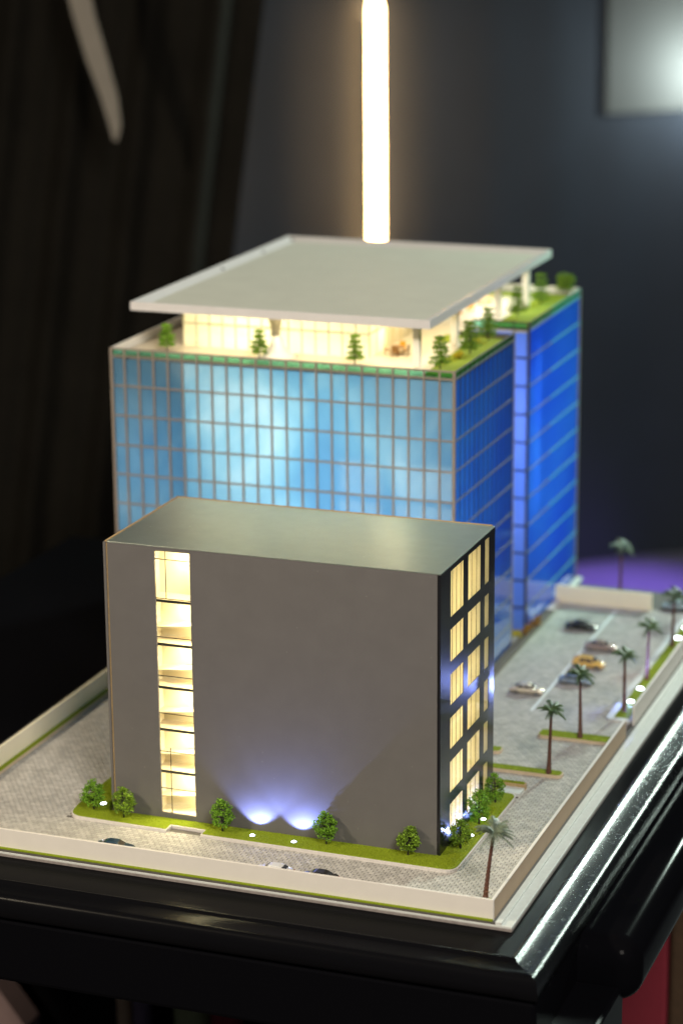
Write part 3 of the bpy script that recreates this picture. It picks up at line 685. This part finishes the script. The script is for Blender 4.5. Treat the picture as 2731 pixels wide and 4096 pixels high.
# tower lighting
lamp('tower_lamp', 'AREA', (-33, 53.5, 30), 0.72, (0.97, 1.0, 0.86), (-34, 43, 29), 24, 17, parent=tw)
lamp('tower_lamp', 'AREA', (-27, 53.5, 14), 0.55, (0.92, 0.96, 1.0), (-28, 43, 14), 22, 16, parent=tw)
lamp('tower_lamp', 'AREA', (-51.5, 54, 22), 0.17, (0.75, 0.9, 1.0), (-51, 43, 20), 6, 20, parent=tw)
lamp('tower_lamp', 'AREA', (-21.5, 57, 20), 0.34, (0.7, 0.9, 1.0), (-12, 57, 20), 20, 36, parent=tw)
lamp('tower_lamp', 'AREA', (-21.5, 86, 20), 0.75, (0.6, 0.75, 1.0), (-12, 86, 20), 22, 36, parent=tw)
lamp('tower_lamp', 'AREA', (-16, 80, 26), 0.22, (0.6, 0.65, 1.0), (-15.5, 73, 26), 5, 22, parent=tw)

# penthouse on the terrace
px0, px1, py0, py1, pz0, pz1 = -50.1, -25.8, 51.2, 86, 39.63, 44.95
pt = thing('penthouse', 'cream lit glazed pavilion under the canopy on the tower terrace', 'pavilion', ((px0 + px1) / 2, (py0 + py1) / 2, pz0))
mb = MB(); mb.quad((px0, py0 + .2, pz0), (px1 - .2, py0 + .2, pz0), (px1 - .2, py0 + .2, pz1), (px0, py0 + .2, pz1)); mb.build('frosted_film', 'frost', pt, fixn=False)
mb = MB(); mb.quad((px1 - .2, py0 + .2, pz0), (px1 - .2, py1, pz0), (px1 - .2, py1, pz1), (px1 - .2, py0 + .2, pz1)); mb.build('frosted_film', 'frost', pt, fixn=False)
mb = MB(); mb.quad((px0, py0 + .2, pz0), (px0, py0 + .2, pz1), (px0, py1, pz1), (px0, py1, pz0)); mb.build('side_wall', 'inside', pt, fixn=False)
mb = MB(); mb.quad((px0, py0 + 14, pz0), (px1 - .2, py0 + 14, pz0), (px1 - .2, py0 + 14, pz1), (px0, py0 + 14, pz1)); mb.build('rear_wall', 'inside', pt, fixn=False)
pc = (px1 - px0) / 14
for i in range(14):
    for za, zb in ((pz0 + .1, 42.4), (42.6, pz1)):
        mb = MB(); mb.box(px0 + pc * i + .06, px0 + pc * (i+1) - .06, py0 + .06, py0 + .12, za, zb); mb.build('pane', 'pane', pt)
for i in range(15): mb = MB(); mb.box(px0 + pc * i - .05, px0 + pc * i + .05, py0, py0 + .15, pz0, pz1); mb.build('mullion', 'conegrey', pt)
mb = MB(); mb.box(px0, px1, py0 - .01, py0 + .13, 42.42, 42.58); mb.build('transom', 'conegrey', pt)
for i in range(1, 12): mb = MB(); mb.box(px1 - .18, px1 - .05, py0 + 3 * i - .05, py0 + 3 * i + .05, pz0, pz1); mb.build('mullion', 'frost', pt)
mb = MB(); mb.box(px1 - .19, px1 - .02, py0, py1, 42.42, 42.58); mb.build('transom', 'conegrey', pt)
lamp('pavilion_lamp', 'AREA', (-42, 58, 42.4), 0.20, (1.0, 0.84, 0.52), (-42, 51, 42.2), 10, 4, parent=pt)
lamp('pavilion_lamp', 'AREA', (-31, 58, 42.4), 0.115, (1.0, 0.86, 0.60), (-31, 51, 42.2), 9, 4, parent=pt)
lamp('terrace_lamp', 'AREA', (-36, 47.8, 44.7), 0.10, (1.0, 0.80, 0.46), (-36, 47.9, 39), 30, 2, parent=pt)
lamp('terrace_lamp', 'AREA', (-22.5, 60, 44.7), 0.15, (1.0, 0.84, 0.52), (-22.5, 60.1, 39), 3, 26, parent=pt)
lamp('terrace_lamp', 'AREA', (-22, 86, 44.7), 0.16, (1.0, 0.92, 0.78), (-22, 86.1, 39), 4, 14, parent=pt)
# canopy
cx0, cx1, cy0, cy1 = -54.2, -16.1, 45.0, 96.8
cn = thing('canopy_roof', 'flat pale grey canopy roof with sloped rim above the lit terrace', 'canopy', ((cx0 + cx1) / 2, (cy0 + cy1) / 2, 44.95))
mb = MB()
O = [(cx0, cy0), (cx1, cy0), (cx1, cy1), (cx0, cy1)]; w_ = 1.7; I = [(cx0 + w_, cy0 + w_), (cx1 - w_, cy0 + w_), (cx1 - w_, cy1 - w_), (cx0 + w_, cy1 - w_)]; e_ = .25
E2 = [(cx0 + e_, cy0 + e_), (cx1 - e_, cy0 + e_), (cx1 - e_, cy1 - e_), (cx0 + e_, cy1 - e_)]
for i in range(4):
    j = (i + 1) % 4
    mb.quad((*O[i], 44.95), (*O[j], 44.95), (*O[j], 46.0), (*O[i], 46.0))
    mb.quad((*O[i], 46.0), (*O[j], 46.0), (*E2[j], 46.0), (*E2[i], 46.0))
    mb.quad((*E2[i], 46.0), (*E2[j], 46.0), (*I[j], 45.45), (*I[i], 45.45))
mb.quad(*[(*p, 44.95) for p in reversed(O)]); mb.build('rim', 'canopyrim', cn)
mb = MB(); mb.box(cx0 + w_ - .3, cx1 - w_ + .3, cy0 + w_ - .3, cy1 - w_ + .3, 45.2, 45.50); mb.build('roof_sheet', 'canopy', cn)
for p in ((cx0 + 1.0, cy0 + 26, 45.7), (cx0 + 1.1, cy1 - 1.2, 45.75), (cx0 + 1.0, cy0 + 40, 45.7)):
    mb = MB(); mb.lathe([(0.28, p[2] - .2), (0.28, p[2] + .06), (0.14, p[2] + .12)], p[0], p[1], 10); mb.build('screw', 'darkedge', cn)
for x, y in ((-18.95, 48.8), (-18.5, 61.8), (-18.6, 80.4), (-16.9, 87.4), (-50.5, 90)):
    mb = MB(); mb.box(x - .42, x + .42, y - .42, y + .42, 39.63, 44.94); mb.build('column', 'column', cn, bevel=0.05)
# hourglass column
hg = thing('hourglass_column', 'hourglass shaped column with white flared foot before the lit pavilion', 'column', (-36.7, 48.8, 39.63))
mb = MB(); mb.lathe([(0.55, 42.2), (0.6, 43.2), (0.85, 44.2), (1.35, 44.93)], -36.9, 48.8, 20); mb.build('shaft', 'conegrey', hg, smooth=True)
mb = MB(); mb.lathe([(2.6, 39.63), (1.9, 39.8), (1.35, 40.3), (0.95, 41.0), (0.62, 41.8), (0.5, 42.2)], -36.7, 48.8, 20); mb.build('foot', 'column', hg, smooth=True)
# terrace lawns
def tl(label, poly):
    mb = MB(); mb.prism(poly, 39.622, 39.8); solo(mb, 'terrace_lawn', 'brightgrass', label, 'lawn', 'lawns on the tower terrace')
tl('grass strip along the terrace edge between the pine with five tiers and the recess', [(-16.6, 44.2), (-12.9, 43.6), (-12.9, 66.9), (-17.5, 66.9), (-17.0, 56)])
tl('small grass square behind the second white terrace column', [(-21.3, 63.2), (-18.9, 63.2), (-18.9, 66.9), (-21.3, 66.9)])
tl('grass strip on the rear block terrace around the round bush', [(-17.4, 74.0), (-12.9, 74.0), (-12.9, 97.8), (-25, 97.8), (-25, 95), (-17.4, 95)])

# ================================================================== foliage
def clump(mb, c, r, n, size, flat=1.0):
    for _ in range(n):
        d = Vector((random.gauss(0, 1), random.gauss(0, 1), random.gauss(0, 1))).normalized() * r * random.uniform(0.35, 1.0) ** .6
        p = Vector(c) + Vector((d.x, d.y, d.z * flat))
        a = Vector((random.gauss(0, 1), random.gauss(0, 1), random.gauss(0, .7))).normalized(); b = a.cross(Vector((random.gauss(0, 1), random.gauss(0, 1), random.gauss(0, 1)))).normalized()
        s = size * random.uniform(.5, 1.2)
        mb.quad(tuple(p - a*s - b*s*.5), tuple(p + a*s*.3 - b*s), tuple(p + a*s + b*s*.4), tuple(p - a*s*.4 + b*s))
def broad_tree(name, label, at, h, wid, leafm, seed, gaps=0.0, group='round trees on the lawn'):
    random.seed(seed)
    t = thing(name, label, 'tree', at, group)
    x, y, z = at; lean = random.uniform(-.12, .12)
    tr = MB(); top = (x + lean * h * .6, y, z + h * .93)
    tr.tube([(x, y, z - .05), (x + lean * .2, y, z + h * .18), (x + lean * h * .3, y, z + h * .5), top], [.11, .085, .06, .02], 7)
    cr = MB(); k = 0
    ntier = 7
    for q in range(ntier):
        f = q / (ntier - 1); zz = z + h * (.27 + .66 * f); rr = wid / 2 * (math.sin(math.pi * min(1, (.22 + .74 * f))) ** .7) * random.uniform(.85, 1.1)
        m = max(3, int(7 * rr / (wid / 2))); ph_ = random.random() * 6.28
        for i in range(m):
            if random.random() < gaps: continue
            a = ph_ + 6.28 * i / m + random.uniform(-.3, .3); r = rr * random.uniform(.6, .95)
            p = (x + lean * h * f * .6 + r * math.cos(a), y + r * math.sin(a), zz + random.uniform(-.12, .12) * h * .3)
            tr.tube([(x + lean * h * f * .5, y, zz - .22), ((x + p[0]) / 2, (y + p[1]) / 2, zz - .1), p], [.04, .03, .014], 5)
            clump(cr, p, wid * .165 * random.uniform(.8, 1.2), 62, .082, .75)
        if q == ntier - 1: clump(cr, (x + lean * h * .6, y, zz), wid * .15, 70, .062)
    tr.build('trunk', 'bark', t, fixn=False); cr.build('crown', leafm, t, fixn=False); return t
broad_tree('lawn_tree', 'round green tree at the lawn end, behind the ground light by the building corner', (-38.76, -0.49, 0), 3.25, 2.48, 'leaf', 11)
broad_tree('lawn_tree', 'round green tree casting a dark shadow just before the lit stairwell slot', (-34.78, -1.4, 0), 3.4, 2.37, 'leaf2', 12)
broad_tree('lawn_tree', 'round green tree standing between the stairwell slot and the blue wall lights', (-23.41, -1.39, 0), 3.5, 2.42, 'leaf', 13)
broad_tree('lawn_tree', 'round green tree just past the two blue wall lights', (-11.99, -0.94, 0), 3.55, 2.37, 'leaf', 14)
broad_tree('lawn_tree', 'round green tree by the front corner of the grey building', (-3.15, -0.87, 0), 3.1, 2.31, 'leaf2', 15)
broad_tree('lawn_tree', 'dark green tree beside the lit ground window on the black side wall', (1.39, 2.51, 0), 3.1, 2.31, 'leaf2', 16, .1)
broad_tree('lawn_tree', 'brightly lit green tree in the middle of the black side wall', (1.27, 9.21, 0), 3.85, 2.42, 'leaf', 17, .1)
broad_tree('lawn_tree', 'open crowned green tree at the far end of the side lawn', (1.17, 15.43, 0), 3.35, 2.37, 'leaf', 18, .3)
def tier_tree(label, at, h, wid, tiers, leafm, seed):
    random.seed(seed)
    t = thing('terrace_pine', label, 'tree', at, 'small tiered trees on the tower terrace'); x, y, z = at
    tr = MB(); tr.tube([(x, y, z - .05), (x, y, z + h * .95)], [.09, .03], 6); cr = MB()
    for q in range(tiers):
        f = q / (tiers - 1); zz = z + h * (.24 + .70 * f); rr = wid / 2 * (1 - .62 * f ** 1.4) * random.uniform(.85, 1.1)
        m = max(4, int(9 * rr / (wid / 2)))
        for i in range(m):
            a = 6.28 * i / m + random.random(); r = rr * random.uniform(.55, .85)
            p = (x + r * 1.12 * math.cos(a), y + r * 1.12 * math.sin(a), zz + random.uniform(-.06, .06))
            tr.tube([(x, y, zz), p], [.04, .02], 4); clump(cr, p, wid * .20, 60, .09, .5)
        clump(cr, (x, y, zz), wid * .2, 40, .085, .5)
    tr.build('trunk', 'bark', t, fixn=False); cr.build('crown', leafm, t, fixn=False)
TZ = 39.64
tier_tree('small tiered tree at the terrace corner farthest from the pavilion side wall', (-50.7, 47.6, TZ), 3.3, 2.0, 5, 'leaf', 31)
tier_tree('small tiered tree next to the hourglass column', (-38.3, 47.0, TZ), 3.5, 2.0, 5, 'leaf', 32)
tier_tree('small tiered tree before the end of the lit pavilion', (-26.2, 47.2, TZ), 3.7, 2.1, 5, 'leafdark', 33)
tier_tree('small tiered pine at the front corner of the grassy terrace', (-15.6, 47.3, TZ), 4.1, 2.3, 6, 'leafdark', 34)
tier_tree('dark tiered pine midway along the terrace grass strip', (-14.9, 56.6, TZ), 4.2, 2.4, 6, 'leafdark', 35)
tier_tree('dark tiered pine beside the terrace recess', (-15.3, 65.4, TZ), 4.2, 2.3, 6, 'leafdark', 36)
tier_tree('small pine at the start of the rear block terrace', (-16.1, 80.8, TZ), 4.1, 2.3, 6, 'leafdark', 37)
tier_tree('small pine behind the tall rear canopy column', (-15.7, 90.3, TZ), 4.2, 2.2, 5, 'leafdark', 38)
random.seed(40)
rb = thing('round_bush', 'round green bush at the rear corner of the tower terrace', 'bush', (-14.2, 97.0, TZ))
tr = MB(); tr.tube([(-14.2, 97.0, TZ), (-14.2, 97.0, TZ + 2)], .1, 6); tr.build('trunk', 'bark', rb)
cr = MB()
for _ in range(40):
    d = Vector((random.gauss(0, 1), random.gauss(0, 1), random.gauss(0, 1))).normalized(); clump(cr, (-14.2 + d.x * 1.0, 97.0 + d.y * 1.0, TZ + 2.0 + d.z * 1.0), .5, 40, .1)
cr.build('crown', 'leaf2', rb, fixn=False)
def low_bush(name, label, at, r, m, n=12):
    t = thing(name, label, 'bush', at); cr = MB(); tr = MB()
    for _ in range(n):
        a = random.random() * 6.28; q = r * random.random(); p = (at[0] + q * math.cos(a), at[1] + q * math.sin(a), at[2] + r * random.uniform(.25, .9))
        tr.tube([at, p], [.05, .02], 4); clump(cr, p, r * .4, 26, .1, .7)
    tr.build('stem', 'bark', t, fixn=False); cr.build('crown', m, t, fixn=False)
low_bush('yellow_bush', 'small yellow bush under the pine beside the recess', (-16.3, 62.4, TZ + .1), .8, 'yellow')
low_bush('yellow_bush', 'small yellow bush under the pine midway along the terrace', (-15.3, 54.2, TZ + .1), .8, 'yellow')

def palm(label, at, h, lean, crown_r, fm, seed, nf=30):
    random.seed(seed)
    t = thing('palm_tree', label, 'palm', at, 'model palm trees'); x, y, z = at
    tr = MB(); pts = []; rad = []
    n = 34
    for i in range(n + 1):
        f = i / n; pts.append((x + lean[0] * f ** 1.3, y + lean[1] * f, z - .05 + (h * .86) * f)); rad.append((.23 - .09 * f + (.10 * (1 - f) ** 8)) * (1.12 if i % 2 else .94))
    tr.tube(pts, rad, 9); tr.build('trunk', 'palmtrunk', t, fixn=False)
    bx = MB()
    for i in range(3, n, 1):
        for q in range(4):
            a = random.random() * 6.28; p = Vector(pts[i]); r = rad[i]
            d = Vector((math.cos(a), math.sin(a), 0)); s = d.cross(Vector((0, 0, 1)))
            bx.tri(tuple(p + d * r * .8 - s * .05), tuple(p + d * r * .8 + s * .05), tuple(p + d * (r + .06) + Vector((0, 0, .09))))
    bx.build('trunk_scales', 'palmtrunk', t, fixn=False)
    c = Vector(pts[-1]); cr = MB()
    for i in range(nf):
        a = 6.28 * i / nf * 2.4 + random.uniform(-.2, .2); el = -0.15 + 1.5 * ((i * 7) % nf) / nf; L = crown_r * random.uniform(.85, 1.12)
        d = Vector((math.cos(a), math.sin(a), 0)); prev = c.copy(); K_ = 9; sp = []
        for k in range(K_ + 1):
            f = k / K_; sp.append(c + d * L * f * (0.45 + 0.55 * math.cos(el)) + Vector((0, 0, L * (math.sin(el) * f * 1.05 - .45 * f * f))))
        cr.tube(sp, [.03 * (1 - .7 * k / K_) for k in range(K_ + 1)], 4)
        sd = d.cross(Vector((0, 0, 1)))
        for k in range(1, K_ + 1):
            for s in (-1, 1):
                for q in (0, .5):
                    p = sp[k] if q == 0 else (sp[k] + sp[k-1]) / 2
                    l = crown_r * .26 * (1 - .55 * abs(k / K_ - .45)); tip = p + sd * s * l + d * l * .55 - Vector((0, 0, l * .45))
                    wv = d * .06
                    cr.tri(tuple(p - wv), tuple(p + wv), tuple(tip))
    cr.build('crown', fm, t, fixn=False)
palm('grey green palm leaning in the corner of the boundary walls closest to the viewer', (7.39, -8.42, -0.32), 8.6, (.75, .3), 1.95, 'frondgrey', 51, 34)
palm('palm on the long grass island beside the grey building', (4.24, 25.53, 0), 8.6, (.15, .2), 1.55, 'frond', 52)
palm('palm on the grass island meeting the low wall, before a silvery blue car', (4.66, 37.3, 0), 8.9, (-.2, .2), 1.6, 'frond', 53)
palm('palm at the near end of the lit grass verge', (7.24, 47.59, -.1), 8.2, (-.1, .2), 1.5, 'frond', 54)
palm('second palm along the lit grass verge', (7.11, 59.52, -.1), 8.0, (.1, .2), 1.5, 'frond', 55)
palm('third palm along the lit grass verge, in front of the parked pale car', (7.17, 72.91, -.1), 8.0, (.1, .2), 1.6, 'frond', 56)
palm('blurred palm rising behind the short cream end wall against purple', (-4.2, 91, -.42), 8.6, (0, .1), 1.7, 'frondgrey', 57)
palm('palm at the far end of the lit grass verge, cut by the picture edge', (6.5, 90, -.1), 8.0, (0, .1), 1.6, 'frondgrey', 58)

# planter along the tower foot
pl = thing('planter_strip', 'dark brown planter strip along the foot of the blue tower', 'planter', (-11.5, 63, -0.44))
mb = MB(); mb.box(-12.25, -11.0, 45, 82.2, -0.44, 0.05); mb.build('trough', 'brown', pl, bevel=0.05)
random.seed(61)
for k, (y, m) in enumerate(((70.0, 'yellow'), (71.6, 'rust'), (73.2, 'rust'), (75.0, 'rust'), (76.8, 'rust'))):
    low_bush('planter_bush', ['yellow', 'first rust orange', 'second rust orange', 'third rust orange', 'last rust orange'][k] + ' bush in the planter at the tower recess', (-11.7 - (.8 if k == 0 else 0), y, 0.0), .75, m, 9)

# ================================================================== ground lights
def uplight(label, at, power, target, spot=100, blend=.25, group='small ground lights', r=.26, col=(0.26, 0.34, 1.0), src=.10):
    t = thing('ground_light', label, 'ground light', at, group); x, y, z = at
    mb = MB(); mb.lathe([(r + .06, z - .15), (r + .06, z + .04), (r, z + .05)], x, y, 14); mb.build('housing', 'rim', t)
    mb = MB(); mb.lathe([(r, z + .045), (r * .85, z + .10), (r * .4, z + .13)], x, y, 14); mb.build('lens', 'lens', t, smooth=True)
    lamp('beam', 'SPOT', (x, y, z + .22), power, col, target, spot=spot, blend=blend, parent=t, rad=src)
uplight('white glowing ground light between the two trees at the lawn end', (-38.43, 1.2, .02), 0.02, (-37, 1.6, 3), col=(.7, .9, 1), r=.34)
uplight('white ground light throwing a blue beam up the wall nearest the stairwell slot', (-20.0, -1.56, .02), 0.48, (-19.9, -0.55, 2.6), 104, .45)
uplight('white ground light throwing a blue beam up the wall nearest the middle tree', (-15.32, -1.69, .02), 0.48, (-15.2, -0.7, 2.6), 104, .45)
uplight('glowing ground light on the side lawn by the dark tree', (1.48, 5.9, .02), 0.5, (-.2, 5.3, 2.2), 120, .5)
uplight('glowing ground light on the side lawn by the brightly lit tree', (1.36, 10.47, .02), 0.5, (-.2, 10.2, 2.6), 120, .5)
for k, y in enumerate((50.99, 55.84, 76.18, 80.63)):
    uplight(['first', 'second', 'third', 'fourth'][k] + ' white ground light along the far grass verge', (7.2, y, -.08), (0.7, 0.7, 0.09, 0.09)[k], (6.2 if k < 2 else 7.15, y + (-3.4, 1.0, -3.2, 3.2)[k], 5.5), (165, 165, 60, 60)[k], .6, r=.42)

# ================================================================== cars
def loft(secs):
    mb = MB(); k = len(secs[0])
    for s in secs: mb.v += s
    for i in range(len(secs) - 1):
        for q in range(k):
            j = (q + 1) % k; mb.f.append((i*k + q, i*k + j, (i+1)*k + j, (i+1)*k + q)); mb.m.append(0)
    mb.f.append(tuple(reversed(range(k)))); mb.f.append(tuple((len(secs)-1)*k + q for q in range(k))); mb.m += [0, 0]
    return mb
def make_car(label, paint, at, rz, L=4.1, cabin='saloon', roofm=None):
    t = thing('model_car', label, 'car', at, 'model cars')
    t['_at'] = (0, 0, 0)
    hw = .80
    # body: sections from rear (-x) to front (+x): (x, half width, sill z, shoulder z, deck z)
    B = [(-.50, .66, .34, .58, .66), (-.485, .72, .26, .66, .76), (-.42, .79, .22, .72, .82), (-.20, .81, .20, .74, .80), (.10, .81, .20, .72, .78), (.30, .80, .20, .68, .74), (.42, .77, .22, .60, .67), (.485, .69, .26, .50, .58), (.50, .60, .32, .46, .50)]
    secs = []
    for f, w2, z0, z1, z2 in B:
        x = f * L; secs.append([(x, -w2 * .93, z0), (x, -w2, (z0 + z1) / 2), (x, -w2 * .97, z1), (x, -w2 * .80, z2), (x, 0, z2 + .03), (x, w2 * .80, z2), (x, w2 * .97, z1), (x, w2, (z0 + z1) / 2), (x, w2 * .93, z0), (x, 0, z0 - .02)])
    o = loft(secs).build('body', paint, t, smooth=True); 
    Cb = {'saloon': [(-.36, .60, .80), (-.25, .60, 1.10), (-.17, .58, 1.21), (.02, .58, 1.22), (.10, .58, 1.14), (.24, .62, .76)], 'suv': [(-.47, .64, .80), (-.43, .62, 1.22), (-.32, .60, 1.34), (.04, .60, 1.35), (.12, .60, 1.26), (.24, .63, .78)]}[cabin]
    secs = [[(f * L, -.70, .72), (f * L, -w2, zt * .97), (f * L, -w2 * .75, zt), (f * L, w2 * .75, zt), (f * L, w2, zt * .97), (f * L, .70, .72)] for f, w2, zt in Cb]
    cab = loft(secs).build('cabin', roofm or paint, t, smooth=False, bevel=.04)
    def gpan(name, pts, m='carglass'):
        mb = MB(); n = len(pts); c = sum((Vector(p) for p in pts), Vector()) / n
        nrm = (Vector(pts[1]) - Vector(pts[0])).cross(Vector(pts[2]) - Vector(pts[0])).normalized()
        if nrm.dot(c - Vector((0, 0, .9))) < 0: nrm = -nrm
        A = [tuple(Vector(p) + nrm * .028) for p in pts]; Bk = [tuple(Vector(p) - nrm * .05) for p in pts]
        mb.v += A + Bk; mb.f.append(tuple(range(n))); mb.f.append(tuple(n + i for i in reversed(range(n)))); mb.m += [0, 0]
        for i in range(n): mb.f.append((i, n + i, n + (i+1) % n, (i+1) % n)); mb.m.append(0)
        mb.build(name, m, t)
    f1, f2 = Cb[-2], Cb[-1]
    def lerp(a, b, q): return tuple(a[i] + (b[i] - a[i]) * q for i in range(3))
    a = (f1[0]*L, f1[1] * .8, f1[2]); b = (f2[0]*L, f2[1] * .95, f2[2] + .04)
    p, q = lerp(a, b, .06), lerp(a, b, .9)
    gpan('windscreen', [(p[0], -p[1], p[2]), (q[0], -q[1], q[2]), (q[0], q[1], q[2]), (p[0], p[1], p[2])])
    r0, r1 = Cb[0], Cb[1]
    a = (r1[0]*L, r1[1] * .8, r1[2]); b = (r0[0]*L, r0[1] * .95, r0[2] + .04); p, q = lerp(a, b, .08), lerp(a, b, .88)
    gpan('rear_window', [(p[0], -p[1], p[2]), (p[0], p[1], p[2]), (q[0], q[1], q[2]), (q[0], -q[1], q[2])])
    zt = Cb[2][2]
    for s in (-1, 1):
        for xa, xb, xc, xd in ((-.30, -.09, -.09, -.20), (-.06, .19, .08, -.06)):
            gpan('side_window', [(xa * L, s * .685, .80), (xb * L, s * .685, .80), (xc * L, s * .605, zt * .925), (xd * L, s * .605, zt * .925)])
        for f in (-.31, .31):
            mb = MB(); mb.cyl_y(f * L, .27, s * .84, s * .58, .27, 16); wh = mb.build('wheel', 'tyre', t)
            mb = MB(); mb.cyl_y(f * L, .27, s * .853, s * .80, .165, 12); mb.build('rim', 'rim', wh)
        mb = MB(); mb.box(.462 * L, .492 * L, s * .36, s * .62, .45, .57); mb.build('headlight', 'headlight', t, bevel=.03)
        mb = MB(); mb.box(-.503 * L, -.47 * L, s * .36, s * .66, .52, .68); mb.build('taillight', 'taillight', t, bevel=.03)
    mb = MB(); mb.box(.48 * L, .507 * L, -.55, .55, .26, .36); mb.build('bumper', 'tyre', t, bevel=.03)
    t['_at'] = tuple(at); t.location = Vector(at) * S; t.rotation_euler = (0, 0, rz); return t
def paint(name, col, metal=.3): MAT[name] = pmat(name, col, .25, metal=metal, coat=.8)
paint('bronze_paint', (.74, .64, .50)); paint('navy_paint', (.22, .28, .36)); paint('taxi_paint', (.72, .44, .10), 0); paint('pink_paint', (.42, .32, .27)); paint('black_paint', (.012, .012, .012))
paint('ice_paint', (.45, .58, .62)); paint('white_paint', (.72, .72, .70), 0); paint('teal_paint', (.03, .07, .11))
G = -0.40
make_car('cream bronze saloon car parked alone between the tower and the white line', 'bronze_paint', (-5.6, 50.9, G), math.radians(3))
make_car('silvery blue car partly hidden behind a palm trunk', 'navy_paint', (-0.9, 56.0, G), math.radians(3))
make_car('yellow orange taxi car in the row right of the white line', 'taxi_paint', (-1.0, 62.6, G), math.radians(-3), cabin='suv')
make_car('dull pink beige car behind the yellow car', 'pink_paint', (-1.2, 69.5, G), math.radians(2))
make_car('black car parked near the short end wall', 'black_paint', (-5.7, 76.6, G), math.radians(2))
make_car('pale icy car at the far corner beside a palm', 'ice_paint', (4.2, 89.2, G), math.radians(8))
make_car('dark teal car whose roof shows above the front wall below the stairwell', 'teal_paint', (-32.2, -9.0, G), math.radians(4))
make_car('white car whose roof shows above the front wall below the blue wall lights', 'white_paint', (-14.6, -9.15, G), math.radians(180))
make_car('black car next to the white car behind the front wall', 'black_paint', (-9.8, -9.2, G), math.radians(180))

# terrace furniture
def cafe_table(label, at, m='wood'):
    t = thing('terrace_table', label, 'table', at, 'tables on the tower terrace'); x, y, z = at
    mb = MB(); mb.lathe([(.85, z + .85), (.9, z + .9), (.85, z + .95)], x, y, 18); mb.build('table_top', m, t)
    mb = MB(); mb.lathe([(.4, z), (.12, z + .08), (.08, z + .85)], x, y, 10); mb.build('pedestal', m, t)
def chair(label, at, rz, m='wood'):
    t = thing('terrace_chair', label, 'chair', at, 'chairs on the tower terrace'); t['_at'] = (0, 0, 0)
    mb = MB(); mb.box(-.38, .38, -.38, .38, .5, .6); mb.build('seat', m, t)
    mb = MB(); mb.box(-.38, .38, .32, .4, .6, 1.25); mb.build('backrest', m, t)
    for sx in (-.33, .33):
        for sy in (-.33, .33): mb = MB(); mb.box(sx - .05, sx + .05, sy - .05, sy + .05, 0, .5); mb.build('leg', m, t)
    t.location = Vector(at) * S; t.rotation_euler = (0, 0, rz)
cafe_table('brown round table beside the pavilion corner', (-23.4, 54.6, TZ))
for k, (dx, dy, rz, m) in enumerate(((-1.1, -.5, 1.9, 'wood'), (1.1, -.2, -1.6, 'wood'), (.1, 1.3, 0, 'orange'), (.2, -1.3, 3.1, 'wood'))):
    chair(['brown chair on the pavilion side of the nearest terrace table', 'brown chair on the open side of the nearest terrace table', 'orange chair behind the nearest terrace table', 'brown chair before the nearest terrace table'][k], (-23.4 + dx, 54.6 + dy, TZ), rz, m)
cafe_table('orange round table midway along the terrace', (-24.0, 81.5, TZ), 'orange')
chair('orange chair by the midway terrace table', (-23.2, 83.0, TZ), 0, 'orange')
cafe_table('yellow orange round table toward the rear of the terrace', (-23.5, 88.6, TZ), 'orange')
chair('orange chair by the rear terrace table', (-22.3, 88.2, TZ), -1.5, 'orange')

for o in bpy.data.objects:
    if '_at' in o: del o['_at']
